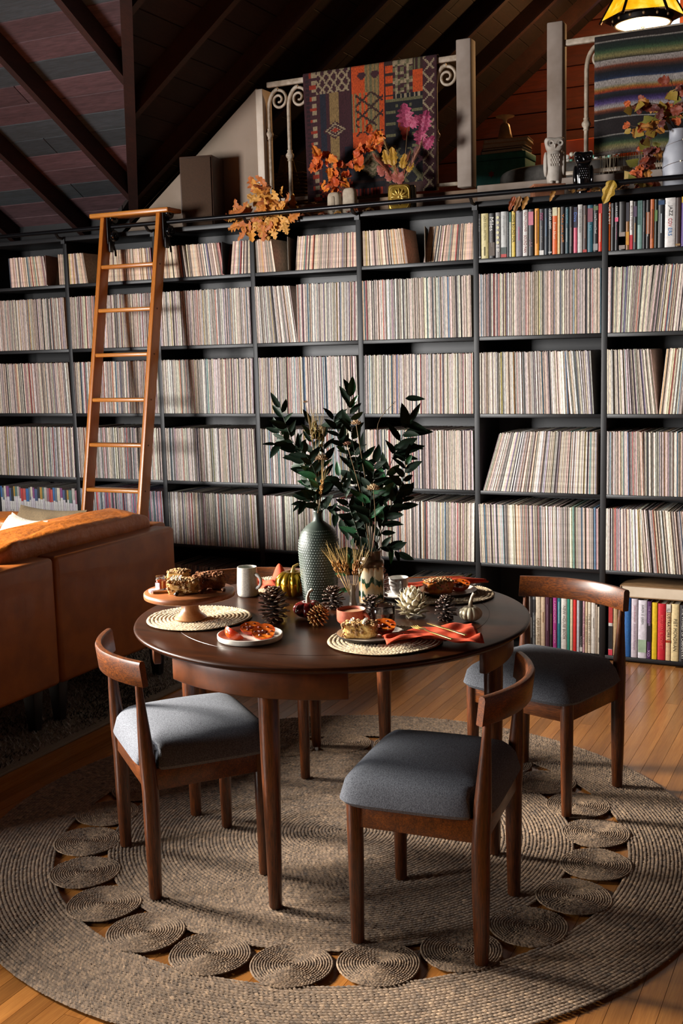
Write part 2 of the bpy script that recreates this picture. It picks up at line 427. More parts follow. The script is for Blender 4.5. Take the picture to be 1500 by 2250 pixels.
def fill_bay(x0, x1, z, h, rs, segs, wmin=.0026, wmax=.0052, depth=.30, warm=0, acc=None, emit=None):
    """segs: list of (fraction start, fraction end, lean start, lean end); emit(x, w, h, yoff, lean, col)"""
    for (f0, f1, l0, l1) in segs:
        a, b = lerp(x0, x1, f0), lerp(x0, x1, f1); x = a
        while x < b-.001:
            w = rs.uniform(wmin, wmax)
            if rs.random() < .05: w *= 1.8
            w = min(w, b-x)
            t = (x-a)/(b-a); ln = lerp(l0, l1, t)
            emit(x+.0002, max(w-.0004, .001), h*rs.uniform(.985, 1.006), rs.uniform(0, .007), ln, reccol(rs, warm) if not acc else acc(rs, x))
            x += w*(1+abs(ln)*.04)
def boxrec(g, z, depth):
    def e(x, w, h, yo, ln, c):
        g.cc = c
        k = math.sqrt(1+ln*ln); hh = h/k
        vs = [(x, yo, z), (x+w*k, yo, z), (x+w*k+ln*hh, yo, z+hh), (x+ln*hh, yo, z+hh)]
        bk = [(p[0], yo+depth, p[2]) for p in vs]
        g.add(vs+bk, [(0, 1, 2, 3), (7, 6, 5, 4), (3, 2, 6, 7), (0, 3, 7, 4), (1, 5, 6, 2), (0, 4, 5, 1)])
    return e
def nth(n): return '%d%s' % (n, 'th' if 10 < n % 100 < 14 else {1: 'st', 2: 'nd', 3: 'rd'}.get(n % 10, 'th'))
def hue(c):
    L = sum(c)/3; mx_, mn = max(c), min(c)
    if L < .09: return 'dark'
    if mx_-mn > .35*mx_: return 'reddish' if c[0] == mx_ else 'greenish' if c[1] == mx_ else 'bluish'
    return 'pale' if L > .45 else 'grey-beige'
rs = random.Random(11)
bulk = G()
BAY = {}   # (col, row) -> segs
BAY[(5, 1)] = [(.025, .45, .30, .12), (.45, .98, .12, .0)]
BAY[(5, 2)] = [(.0, .75, .0, -.05), (.76, .95, -.1, -.06)]
BAY[(6, 2)] = [(.0, .39, -.01, -.12), (.40, 1, .10, .02)]
BAY[(6, 3)] = [(.0, .3, .0, .09), (.3, 1, .11, .05)]
BAY[(6, 0)] = [(.0, .3, .0, -.05), (.3, 1, -.09, -.12)]
BAY[(6, 1)] = [(.0, .3, .0, -.04), (.3, 1, -.02, .0)]
BAY[(3, 3)] = [(.0, .41, -.02, -.13), (.415, 1, .0, .02)]
BAY[(5, 0)] = [(.0, 1, -.03, -.01)]
SING = {(5, 0), (5, 1)}
rec_mesh = {}
for ci in range(-1, 7):
    xa, xb = X0+(ci-1)*DX+.0165, X0+ci*DX-.0165
    for row in range(4):
        z = ZS[row]; segs = BAY.get((ci, row), [(0.0, rs.uniform(.985, 1), rs.uniform(-.012, .012), rs.uniform(-.03, .02))])
        if (ci, row) == (0, 0): continue
        if (ci, row) in SING:
            wh = 'leaning' if row == 1 else 'upright'
            lab = ('%s record sleeve, %s from the left in the right-leaning bay above the far-right chair' if row == 1 else
                   '%s record sleeve, %s from the left in the lowest bay above the far-right chair')
            grp = 'records in the leaning bay' if row == 1 else 'records in the lowest bay above the chair'
            cnt = [0]
            def emit(x, w, h, yo, ln, c, z=z, lab=lab, grp=grp):
                g = G(); boxrec(g, 0, .305)(0, w, h, 0, ln, c)
                cnt[0] += 1; o = g.obj('record_sleeve', M_rec, None, loc=(x, yo-.004, z)); tag(o, lab % (hue(c), nth(cnt[0])), 'record', grp)
            fill_bay(xa, xb, z, .313, rs, segs, .0036, .0056, emit=emit)
        else:
            acc = None
            if (ci, row) == (1, 0):
                acc = lambda r, x: lin(r.choice(['#b56a86', '#4d7591', '#c9c3bd', '#8d86a0', '#6c7f83', '#c4564e', '#e0dad2', '#2f3138', '#a9a29c', '#d9a6b4', '#8aa3b0']))
            fill_bay(xa, xb, z, .313, rs, segs, emit=boxrec(bulk, z, .305), acc=acc)
# bottom bays, in the dark under the shelves
for ci, x1f in ((1, .9), (2, .7), (4, .95)):
    xa, xb = X0+(ci-1)*DX+.0165, X0+ci*DX-.0165
    fill_bay(xa, xb, .0255, .313, rs, [(.0, x1f, .0, .35 if ci == 2 else .2)] if ci != 4 else [(.35, 1, .0, .1)], emit=boxrec(bulk, .0255, .29))
o = bulk.obj('packed_records', M_rec); tag(o, 'thousands of pale vinyl record sleeves filling most bays of the black shelves', 'records', kind='stuff')

# 7-inch singles on the top row
sl = thing('x', None, None); bpy.data.objects.remove(sl)
def singles(ci, segs, lab, grp, zz=ZS[4], h=.182):
    xa, xb = X0+(ci-1)*DX+.0165, X0+ci*DX-.0165; cnt = [0]
    def emit(x, w, hh, yo, ln, c):
        cnt[0] += 1; g = G(); boxrec(g, 0, .18)(0, w, hh, 0, ln, c)
        tag(g.obj('single_sleeve', M_rec, None, loc=(x, yo+.012, zz)), lab % (hue(c)+' single sleeve, '+nth(cnt[0])), 'record', grp)
    fill_bay(xa, xb, zz, h, rs, segs, .0055, .0085, warm=1, emit=emit)
singles(2, [(.0, .33, -.0, -.14), (.34, .72, -.08, -.16)], '%s from the left of the run right beside the ladder', 'singles on the top shelf by the ladder')
singles(2, [(.78, 1, .13, .03)], '%s of the right-leaning run left of the oak leaves', 'singles leaning right near the ladder')
singles(3, [(.0, .2, -.02, -.13)], '%s of the left run in the bay below the oak leaves', 'singles left of the black disc, third bay')
singles(3, [(.4, 1, .11, .02)], '%s of the right run in the bay below the oak leaves', 'singles in the third bay, right run')
singles(4, [(.0, .42, -.0, -.14)], '%s of the left run in the bay below the gold vase', 'singles in the fourth bay, left run')
singles(4, [(.56, 1, .2, .03)], '%s of the right run in the bay below the gold vase', 'singles in the fourth bay, right run')
singles(1, [(.0, .22, -.0, -.15), (.36, .98, .02, -.05)], '%s from the left in the top bay behind the ladder', 'singles behind the ladder')
singles(0, [(.3, .78, -.02, -.12), (.92, 1, 0, 0)], '%s of the top bay at the far left edge', 'singles at the left edge')
def faced_record(x, lab, c, lc):
    t = thing('single_record', lab, 'record', (x, .05, ZS[4]+.0))
    g = G(); n = 28; g.M = Matrix.Rotation(R(-74), 4, 'Z') @ Matrix.Rotation(R(90), 4, 'X')
    g.prism([(-.088, 0, 0), (.088, 0, 0), (.088, .178, 0), (-.088, .178, 0)], (0, 0, .003)).obj('sleeve', P('sleeve_'+c[1:], c, .6), t)
    g = G(); g.M = Matrix.Rotation(R(-74), 4, 'Z') @ Matrix.Rotation(R(90), 4, 'X')
    g.prism([(.042*cos(2*PI*i/n), .089+.042*sin(2*PI*i/n), .0035) for i in range(n)], (0, 0, .001)).obj('label_disc', P('disc_'+lc[1:], lc, .5), t)
faced_record(-1.60, 'grey single sleeve with a red label turned outward, bay below the oak leaves', '#8a8072', '#b02020')
faced_record(-.80, 'grey single sleeve with a red label turned outward, bay below the gold relief vase', '#8d8577', '#b32424')
faced_record(-2.02, 'black single sleeve turned outward right of the ladder', '#2c2c30', '#0d0d0f')
faced_record(-3.28, 'red single sleeve turned outward at the far left of the top shelf', '#7c5a50', '#b21e2a')

# ---- books: one thing each (cover, page block, spine blocks, lettering)
M_pages = P('book_pages', '#d8cdb8', .9, '#c4b8a0', 200)
M_foil = {}
def book(x, w, z, h, c, lab, grp, txt=None, blocks=(), yo=0, depth=.19, cat='book'):
    t = thing('book', lab, cat, (x+w/2, yo, z), 0, grp); hw = w/2-.0004
    m = P('cover_'+c[1:], c, .45, None, 60)
    g = G(); b = min(hw*.5, .004)
    n = 5
    prof = [(-hw, depth), (-hw, b)]+[(-hw*cos(PI*i/n), b-b*sin(PI*i/n)) for i in range(1, n)]+[(hw, b), (hw, depth), (hw-.002, depth), (hw-.002, b+.003), (-hw+.002, b+.003), (-hw+.002, depth)]
    g.prism([(px, py, 0) for px, py in prof], (0, 0, h)).obj('cover', m, t, 30)
    G().box(-hw+.0021, hw-.0021, b+.004, depth-.004, .003, h-.003).obj('page_block', M_pages, t)
    for (f0, f1, bc) in blocks:
        G().box(-hw*.93, hw*.93, -.0008, .0012, h*f0, h*f1).obj('spine_block', P('block_'+bc[1:], bc, .5), t)
    for (s, col, f, wf, hf) in (txt or ()):
        if s == '~':            # title too small to read in the photograph: a thin printed line
            G().box(-hw*hf*.55, hw*hf*.55, -.0012, .0, h*(f-wf/2), h*(f+wf/2)).obj('title_line', P('ink_'+col.strip('#'), col, .6), t); continue
        lettering(s, min(hw*2*hf, .03), h*wf, col, (0, -.0014, h*f), t)
    return t
XT = lambda u: -.493+(u-1053)*.002294
XT2 = lambda u: .147+(u-1337)*.00219
TB = [ # u0,u1,colour,height,label, txt, blocks
(1048,1054.6,'#2c2b2e',.222,'black slim book at the left end of the top book row',[('THE RISE','#8a8a8a',.75,.3,.5)],[(.02,.05,'#9a9a9a')]),
(1055,1071.5,'#cbbd84',.222,'thick pale gold book, second from the left on the top book row',[('JAZZ COLLECTION','#6b6430',.68,.55,.35),('~','#5b5428',.16,.2,.3)],[]),
(1072.5,1087,'#171416',.220,'black book with large white serif title, third from the left on the top row',[('Miles','#e8e4de',.76,.3,.62),('AUTOBIOGRAPHY','#8f8883',.42,.34,.25)],[(.05,.35,'#4a3826')]),
(1088,1099,'#8d8987',.222,'grey book with six pale dots down its spine',[('LP','#e9e6e0',.2,.13,.7)],[]),
(1100,1114,'#b9bab7',.224,'silver-grey book with a dark figure and red foot, top row',[('the unforgettable','#8b8c8a',.7,.42,.35)],[(.0,.07,'#b5302c'),(.07,.22,'#3a4742')]),
(1114.4,1119,'#33383c',.222,'very thin dark slate book right of the silver one, top row',[('twenty four hours','#9fa7a6',.6,.6,.5)],[]),
(1119.4,1124.4,'#b8c0b7',.218,'thin pale book with a teal head, top row',[],[(.78,1,'#35675c')]),
(1124.8,1133,'#d8bb4c',.222,'yellow book with black lettering, top row',[('HOPE BOUND FOR','#1c1913',.62,.6,.6)],[]),
(1134,1148.5,'#77747c',.222,'dull violet-grey thick book, top row',[('~','#a66c84',.5,.3,.4)],[]),
(1149.4,1161,'#cfccc8',.224,'white book with long dull red title, mid top row',[('GLYN JOHNS','#97443d',.74,.42,.55),('SOUND MAN','#97443d',.26,.38,.55)],[]),
(1162,1174,'#2b2a2d',.224,'black book with a pink block on the upper spine',[('old','#8d6772',.28,.16,.6)],[(.66,.95,'#c56f82')]),
(1176,1186,'#d88f22',.226,'amber yellow book in the top row',[('~','#925a10',.6,.7,.45)],[]),
(1186.4,1197,'#2e2c30',.222,'charcoal book with magenta title and white foot',[('DISC','#b23a72',.83,.16,.6),('the story of rock','#a8a29c',.45,.36,.35)],[(.0,.1,'#d8d6d2')]),
(1197.4,1206,'#1d2733',.222,'navy slim book beside the charcoal one with the white foot',[('~','#4f6a86',.6,.4,.4)],[]),
(1206.4,1214.4,'#24272b',.222,'dark book with bold white capitals on its upper spine, top row',[('GUITAR ARMY','#e6e4df',.76,.42,.7)],[(.03,.06,'#b9b9b9')]),
(1215,1226,'#d8601f',.224,'orange book with a cream head, top row',[('Raisin Heart','#f0dcc0',.5,.36,.55)],[(.82,1,'#d5cda8')]),
(1226.4,1232.4,'#d3b77d',.222,'narrow tan-cream book beside the orange one',[],[]),
(1233,1242,'#1a1517',.224,'black book with orange graffiti lettering, top row',[('Yes yes yall','#d57a2c',.55,.6,.7)],[]),
(1243,1251,'#2c4650',.220,'petrol blue slim book, top row',[('ROCKSTAR','#5fa0b0',.8,.3,.5),('~','#97a5a7',.4,.3,.4)],[]),
(1251.6,1260.4,'#161416',.222,'plain black slim book beside the petrol blue one',[('~','#77706c',.35,.4,.4)],[]),
(1261,1269.2,'#c4506a',.218,'pink book with a dark blue head, top row',[('Diva','#5676c4',.78,.2,.8)],[(.55,1,'#141b35')]),
(1269.6,1280.4,'#b5b3af',.228,'pale grey book standing taller near the middle of the top row',[('THE CARTOON BOOK','#6d6a67',.66,.5,.4)],[]),
(1281,1290,'#3d2b26',.222,'dark brown book with a small red foot, top row',[('~','#80695c',.55,.5,.5)],[(0,.06,'#a9302b')]),
(1290.6,1302.6,'#1e5363',.222,'teal book with a maroon block near the top',[('JG','#5ea5b6',.52,.12,.5)],[(.64,.93,'#7c4450')]),
(1303,1313.4,'#17171a',.222,'black book with small white title beside the vivid red-orange one',[('Long Promised Road','#d8d8d6',.6,.42,.5)],[(.03,.17,'#8e8e8e'),(.88,.97,'#5d6b45')]),
(1313.8,1322,'#c8341f',.224,'vivid red-orange book against the upright, top row',[('~','#e8c7a0',.5,.6,.35)],[(.8,1,'#b4211c')]),
]
TB2 = [
(1337,1345,'#d0601f',.226,'orange book with white capitals at the left of the right-hand bay',[('THE KINKS','#f3e8dc',.76,.42,.8)],[]),
(1345.6,1353.4,'#1b1b1e',.222,'plain black book beside the first orange one, right-hand bay',[('~','#7c7c80',.7,.4,.4)],[]),
(1354,1362,'#141317',.224,'black book with a small hot pink block',[('PUNK ROCK','#cfcfd2',.8,.25,.5),('an oral history','#a23c70',.4,.35,.4)],[(.6,.69,'#d95b7c')]),
(1363,1377.4,'#1d1a1a',.226,'thick black book with a portrait photograph near its foot',[],[(.02,.37,'#8b7d76'),(.1,.28,'#3a302e')]),
(1378,1385.6,'#8a5d2c',.220,'brown-amber book with a dusky head',[],[(.6,1,'#2d2a33'),(.1,.38,'#c78a24')]),
(1386.2,1393.4,'#d6d3ce',.226,'white book with a red foot, right-hand bay',[('BLUES PEOPLE','#6a4350',.65,.5,.4)],[(0,.3,'#bb1f30')]),
(1394,1402,'#262127',.222,'near-black book with a face on its upper spine',[('~','#9a7440',.35,.4,.4)],[(.68,.9,'#4d3b54')]),
(1402.8,1413.8,'#6f908a',.224,'sage and teal two-tone book',[('Songs they never play','#3f5e58',.72,.45,.4)],[(.5,1,'#4c6c68')]),
(1414.2,1420,'#25262c',.222,'slim dark book right of the sage one',[('~','#7d7d83',.5,.3,.4)],[]),
(1421,1429.6,'#191416',.224,'black book with an orange streak',[('~','#d0cfcb',.5,.5,.25)],[(.3,.75,'#8c4a22')]),
(1430,1438.8,'#b05a26',.226,'rust orange book in the right-hand bay',[('~','#7a3513',.5,.6,.5)],[]),
(1439.2,1445.8,'#1c241c',.224,'black slim book with a green title block',[],[(.55,.78,'#5b7a46')]),
(1446.4,1460.6,'#191d22',.224,'thick black book with a blue head beside the white one',[('~','#a6afb6',.5,.4,.3)],[(.88,.97,'#24446b')]),
(1461,1483,'#d3d0ce',.226,'thick white book with multicoloured capitals at far right of the top row',[('JAZZ','#1d1c1e',.74,.22,.42),('COV','#c23a4c',.5,.17,.36),('ERS','#3a78b8',.31,.16,.36)],[]),
(1483.6,1494.6,'#3a2620',.224,'dark brown thick book between the thick white and the purple one',[],[(.02,.06,'#8a6a3c')]),
(1495.2,1506,'#4a2c78',.226,'purple book with a yellow head at the right edge of the picture',[],[(.88,1,'#c8a23a')]),
(1507,1518,'#3b4a50',.222,'slate book beyond the right edge of the picture, next to the purple one',[],[]),
(1519,1533,'#a8552f',.222,'brick red book beyond the right edge of the picture',[],[]),
]
for L_, fx in ((TB, XT), (TB2, XT2)):
    for (u0, u1, c, h, lab, txt, bl) in L_:
        t = book(fx(u0), fx(u1)-fx(u0), ZS[4], h, c, lab, 'books on the top shelf', txt, bl, yo=.008)
        if 'six pale dots' in lab:
            for k in range(6):
                g = G(); g.prism([(.0075*cos(2*PI*i/14), -.001, .2*h+.0+.03+k*.0245+.0075*sin(2*PI*i/14)) for i in range(14)][::-1], (0, -.0006, 0)).obj('dot', P('pale_dot', '#d9d3a4', .5), t)
XB = lambda u: -.255+(u-1155)*.00235
U = lambda cx: 1140+cx/4.1667
BB = [
(60,100,'#c9c3bc',.275,'white book with vertical script at the left end of the bottom row',[('~','#6d655f',.7,.4,.5)],[]),
(102,120,'#1c1a1c',.27,'black narrow book second in the bottom row',[('~','#9c9a94',.4,.4,.5)],[]),
(121,148,'#6f7274',.272,'grey and black book beside the narrow black one, bottom row',[('L.A. STYLE','#222326',.5,.6,.4)],[(.7,.95,'#2b2a2c')]),
(150,197,'#d8c9b2',.28,'cream book with gold-brown capitals, fourth in the bottom row',[('CASA SAN MIGUEL','#7d6234',.33,.5,.5)],[]),
(200,240,'#cfb79c',.28,'tan-cream nearly blank book left of the plum one',[('~','#a88662',.6,.2,.35)],[]),
(242,283,'#4a2238',.28,'dark plum book in the bottom row',[('~','#77566a',.6,.5,.4)],[]),
(285,308,'#2b1c18',.272,'dark brown strip filling the shaded gap beside the plum book',[('~','#7d6243',.5,.4,.5)],[]),  # book shape filling a dark gap, its shade put into the cover colour
(312,350,'#a3327f',.285,'magenta book in the bottom row',[('LANDSCAPE','#d795bf',.7,.4,.5),('AMERICA','#d795bf',.25,.25,.5)],[]),
(353,386,'#1f6f80',.285,'teal blue book beside the magenta one',[('~','#8cc0c8',.7,.4,.5)],[]),
(388,443,'#d6d2cb',.285,'thick white book with tall grey capitals between the teal and green ones',[('NEW HOUSE BOOK','#77706b',.52,.62,.45)],[]),
(445,470,'#2a8a76',.28,'sea green book, bottom row',[],[]),
(472,498,'#d3c6a4',.28,'cream slim book left of the bright red one',[],[]),
(500,530,'#d02420',.28,'bright red book in the middle of the bottom row',[],[]),
(533,560,'#b5b6bd',.28,'light grey book right of the bright red one',[],[]),
(562,585,'#1d1c22',.278,'black slim book with a white foot, bottom row',[('Living','#d8d4ce',.2,.2,.5)],[(.02,.1,'#cfccc6')]),
(587,607,'#c79ba5',.278,'dusty pink book with dark lettering',[('CHELSEA HOTEL NY','#5b2d3f',.5,.7,.5)],[]),
(610,632,'#d5bd9c',.275,'sand coloured book with green lettering',[('CRAFTS GUIDE','#47705c',.45,.5,.5)],[]),
(634,662,'#d8ccb8',.275,'ivory book with dark lettering, bottom row',[('THE WEST COAST','#4b423d',.45,.6,.5)],[]),
(664,702,'#d5d0c8',.265,'plain white wide book, bottom row',[('~','#a8a29a',.6,.2,.3)],[]),
(704,718,'#b8a898',.255,'thin taupe book in the bottom row',[],[]),
(720,746,'#c6baa8',.245,'low beige book beside the black upright',[('~','#837a70',.3,.1,.5)],[]),
(818,858,'#c9c5bf',.27,'white book with red and black blocks at the chair back post',[('BANK BOOK','#1a1a1a',.4,.3,.4)],[(.62,.97,'#b23030'),(.12,.56,'#262224'),(.0,.11,'#d23a50')]),
(860,900,'#b49873',.262,'brown comb-bound book behind the chair post',[],[]),
(902,956,'#9a7d5a',.26,'brown striped ring-bound book left of the blue one',[],[(.1,.14,'#1c1614'),(.2,.24,'#1c1614'),(.3,.34,'#1c1614'),(.4,.44,'#1c1614'),(.5,.54,'#1c1614'),(.6,.64,'#1c1614'),(.7,.74,'#1c1614'),(.8,.84,'#1c1614'),(.9,.94,'#1c1614')]),
(960,1016,'#1d5a9c',.305,'tall blue book under the flat portfolio',[('WORLD ARCHITECTURE','#3c7ab8',.5,.6,.3)],[]),
(1020,1076,'#c9bfca',.30,'pale lilac book lettered in rose',[('John Gutmann','#a6566a',.75,.28,.4),('Architecture and its Photography','#8a5b80',.35,.45,.4)],[]),
(1080,1156,'#d5d1dc',.295,'wide white book with a plant picture near its foot',[('AARON G. GREEN','#5b5f5c',.76,.34,.25)],[(.1,.32,'#9db59a')]),
(1158,1196,'#4b2558',.292,'purple and black book between the white and yellow ones',[('THE DESIGNER','#a487ae',.75,.35,.45),('XO','#c9a8d0',.1,.12,.6)],[(.3,.62,'#1b121e')]),
(1200,1247,'#d8b51f',.288,'yellow book in the bottom row',[],[]),
(1250,1317,'#c21f30',.285,'wide red book right of the yellow one',[('RUSSIAN & SOVIET','#df5a52',.5,.6,.4)],[]),
(1320,1362,'#d2b48c',.285,'tan book with heavy black capitals right of the wide red one',[('ILLUSTRATORS 17','#221f1c',.62,.6,.62)],[(.86,1,'#c9c5bc'),(.32,.36,'#c4471f')]),
(1365,1432,'#d9c595',.288,'cream book with plain black capitals at lower right',[('PIET MONDRIAN','#2c2721',.46,.56,.42)],[]),
(1436,1497,'#1e1a20',.285,'black book with spaced white capitals at the lower right edge',[('THE WORLD OF CARPENTRY','#d6d4ce',.5,.9,.4)],[]),
(1500,1540,'#8f8a80',.285,'grey book past the right edge of the picture, bottom row',[],[]),
(1543,1600,'#5a2f2a',.28,'oxblood book past the right edge of the picture, bottom row',[],[]),
]
for (a, b, c, h, lab, txt, bl) in BB:
    x0_ = XB(U(a)); w_ = XB(U(b))-x0_
    if U(b) > 1480: w_ *= 1
    book(x0_, w_, .0255, h, c, lab, 'books on the bottom shelf', txt, bl, yo=.006, depth=.24)
pf = thing('portfolio_box', 'flat cream and brown portfolio lying on the books at lower right', 'portfolio', (.235, 0, .332))
G().box(0, .52, 0, .27, .0, .004).box(0, .52, .0, .27, .056, .06).box(-.006, 0, 0, .27, 0, .06).obj('cover', P('brown_board', '#8a6a48', .6), pf, bevel=.001)
G().box(.002, .516, .004, .262, .0045, .0555).obj('page_block', P('portfolio_pages', '#c9baa5', .85, '#bfaf99', 12), pf)
# white box sets with coloured heads, lower left behind the sofa
cols = ['#3b6ea8', '#2c2c2e', '#c03a3c', '#8a4a80', '#b9b2a8', '#6a7a88', '#b58a3a', '#c4554c', '#4b5b80', '#a06b7a', '#d5cbb4', '#587a70']
ORD = [a+b for a in ('', 'twenty-', 'thirty-') for b in ('first second third fourth fifth sixth seventh eighth ninth tenth eleventh twelfth thirteenth fourteenth fifteenth sixteenth seventeenth eighteenth nineteenth twentieth'.split() if not a else 'first second third fourth fifth sixth seventh eighth ninth'.split())]+['last']*9
xa = X0-DX+.0165; x = xa; k = 0
while x < X0-.03:
    w = min(rs.uniform(.012, .026), X0-.0165-x); c = cols[(k*5) % 12]
    names = {'#3b6ea8': 'blue', '#2c2c2e': 'black', '#c03a3c': 'scarlet', '#8a4a80': 'purple', '#b9b2a8': 'grey', '#6a7a88': 'slate', '#b58a3a': 'mustard', '#c4554c': 'coral', '#4b5b80': 'navy', '#a06b7a': 'mauve', '#d5cbb4': 'cream', '#587a70': 'green'}
    hd = rs.uniform(.70, .80)
    t = book(x, w, ZS[0], .31-rs.choice([0, 0, .004, .012]), rs.choice(['#e6e2dd', '#dedad6', '#d8cfd6', '#e6e2dd']), 'white boxed set with %s head, %s from the left, behind the sofa' % (names[c], ORD[k]), 'white box sets behind the sofa', [('~', '#8f8a88', .4, rs.uniform(.1, .3), .3)] if k % 3 else (), [(hd, 1, c)], yo=.004, depth=.29, cat='box set'); x += w; k += 1

# ================================================================== ROPE MATS AND RUG
def rope_mat(name, c1, c2, n_ang_bump=1):
    m, nt, b = mat_base(name); setin(b, rough=.85, sheen=.15)
    a = nt.nodes.new('ShaderNodeAttribute'); a.attribute_name = 'Col'
    v = coords(nt)
    n = noise(nt, v, 60, 4, .7); n2 = noise(nt, v, 350, 3, .6)
    c = ramp(nt, n, [(.3, lin(c2)), (.68, lin(c1))])
    c = mix(nt, c, ramp(nt, n2, [(.3, (.6,)*3), (.7, (1.2,)*3)]), 1.0, 'MULTIPLY')
    c = mix(nt, c, a.outputs['Color'], 1.0, 'MULTIPLY')
    setcol(nt, b, c); bump(nt, b, n2, .5, .0015); return m
M_rug = rope_mat('jute_rug', '#a88b6c', '#6a533f')
M_matj = rope_mat('jute_placemat', '#e0c79c', '#b2956a')
def rope_disc(name, r0, r1, pitch, h, m, parent=None, loc=None, seed=0, radial=5, knot=.012, amp=.55, zb=0.0, deform=0, lo=-.1):
    """concentric (spiral) braided rope: a real ridged surface from r0 to r1; knots modulate the ridges"""
    rng = np.random.default_rng(seed)
    nr = max(2, int(round((r1-r0)/pitch)))
    V = []; F = []; Cc = []; off = 0
    pr = (r1-r0)/nr
    for k in range(nr):
        ra = r0+k*pr; rm = ra+pr/2
        na = max(24, int(2*PI*rm/knot)*2)
        th = np.linspace(0, 2*PI, na, endpoint=False)+rng.uniform(0, 6)
        kn = (np.arange(na) % 2)
        js = rng.normal(0, .2, na)
        prof = [(0, lo), (.18, .55), (.5, 1.0), (.82, .55), (1, lo)] if radial == 5 else [(0, -.8), (.5, 1), (1, -.8)]
        P_ = len(prof)
        vv = np.zeros((na, P_, 3))
        for j, (u, hh) in enumerate(prof):
            sk = (u-.5)*knot*.9/rm
            rr = ra+u*pr*1.02
            t_ = th+sk
            if deform: rr = rr*(1+deform*np.sin(3*t_+seed)+deform*.6*np.sin(5*t_+2*seed))
            z = h*.5+h*.5*(hh*(1-amp*kn*(1 if hh > 0 else .3))+js*(.5 if hh > 0 else 0))
            vv[:, j, 0] = rr*np.cos(t_); vv[:, j, 1] = rr*np.sin(t_); vv[:, j, 2] = np.maximum(z, .0004)+zb
        V.append(vv.reshape(-1, 3))
        i = np.arange(na); ni = (i+1) % na
        shade = np.clip(1+rng.normal(0, .2, na)-.22*(1-kn), .4, 1.7)
        for j in range(P_-1):
            F.append(np.stack([off+i*P_+j, off+i*P_+j+1, off+ni*P_+j+1, off+ni*P_+j], 1)[:, ::-1]); Cc.append(shade)
        off += na*P_
    V = np.concatenate(V); F = np.concatenate(F); Cc = np.concatenate(Cc)
    me = bpy.data.meshes.new(name); me.vertices.add(len(V)); me.vertices.foreach_set('co', V.ravel().astype(np.float32))
    me.loops.add(F.size); me.loops.foreach_set('vertex_index', F.ravel().astype(np.int32))
    me.polygons.add(len(F)); me.polygons.foreach_set('loop_start', np.arange(0, F.size, 4, dtype=np.int32))
    me.update(calc_edges=True); me.validate()
    a = me.color_attributes.new('Col', 'FLOAT_COLOR', 'CORNER')
    cc = np.repeat(Cc, 4)[:, None]*np.ones((1, 4)); cc[:, 3] = 1; a.data.foreach_set('color', cc.ravel().astype(np.float32))
    me.polygons.foreach_set('use_smooth', [True]*len(me.polygons)); me.materials.append(m)
    if parent is False: return me
    return link(name, me, parent, loc)
RC = (-.18, -2.376)
rug = thing('round_jute_rug', 'large round braided jute rug with a ring of small coils under the table', 'rug', (RC[0], RC[1], 0))
rope_disc('center_disc', .004, .757, .0115, .012, M_rug, rug, (0, 0, .001), 1, knot=.013, amp=.8, lo=.3)
rope_disc('outer_band', .922, 1.187, .0115, .012, M_rug, rug, (0, 0, .001), 2, knot=.013, amp=.8, lo=.3)
coilm = [rope_disc('coil', .003, .109, .0073, .010, M_rug, False, None, 3+i, knot=.009, deform=.012, lo=.15) for i in range(4)]
for k in range(23):
    a = R(-73+k*360/23); o = link('coil', coilm[k % 4], rug, (.832*cos(a), .832*sin(a), .0045))
    o.rotation_euler = (R(random.uniform(-.6, .6)), R(random.uniform(-.6, .6)), random.uniform(0, 6))

# shag carpet under the sofa
car = thing('shag_carpet', 'grey and black shag carpet with a flat border under the leather sofa', 'carpet', (0, 0, 0))
cx0, cx1, cy0, cy1 = -4.3, -1.6, -3.9, -.62
G().box(cx0, cx1, cy0, cy1, .0005, .012).obj('backing', P('carpet_border', '#7d7364', .95, '#6a6154', 300, .5, 600), car, bevel=.003)
def shag():
    rng = np.random.default_rng(5)
    n = 15000; X = rng.uniform(-2.35, cx1-.035, n); Y = rng.uniform(-3.4, cy1-.03, n)
    # more tufts where the carpet shows: in front of and under the sofa edge
    a = rng.uniform(0, 2*PI, n); ln = rng.uniform(.012, .024, n); w = .0035
    base = np.stack([X, Y, np.full(n, .011)], 1)
    dx = np.stack([np.cos(a)*w, np.sin(a)*w, 0*a], 1); tip = base+np.stack([np.cos(a+1.3)*ln*.8, np.sin(a+1.3)*ln*.8, ln*.75], 1)
    dy = np.stack([-np.sin(a)*w, np.cos(a)*w, 0*a], 1)
    V = np.stack([base-dx, base+dx, base+dy, tip], 1).reshape(-1, 3)
    i = np.arange(n)*4; F = np.concatenate([np.stack([i, i+1, i+3], 1), np.stack([i+1, i+2, i+3], 1), np.stack([i+2, i, i+3], 1)])
    blk = np.sin(X*9+np.sin(Y*5)*2)+np.sin(Y*7+X*4)+rng.normal(0, .9, n)
    lum = np.where(blk > .5, .02, .30)*rng.uniform(.6, 1.2, n)
    me = bpy.data.meshes.new('pile'); me.from_pydata(V.tolist(), [], F.tolist())
    at = me.color_attributes.new('Col', 'FLOAT_COLOR', 'CORNER'); L = np.tile(lum, 3)
    cc = np.stack([L*1.02, L*.95, L*.85, np.ones_like(L)], 1); at.data.foreach_set('color', np.repeat(cc, 3, axis=0).ravel().astype(np.float32))
    me.materials.append(vcol('shag_pile', .95)); o = link('pile', me, car); o['kind'] = 'stuff'
shag()

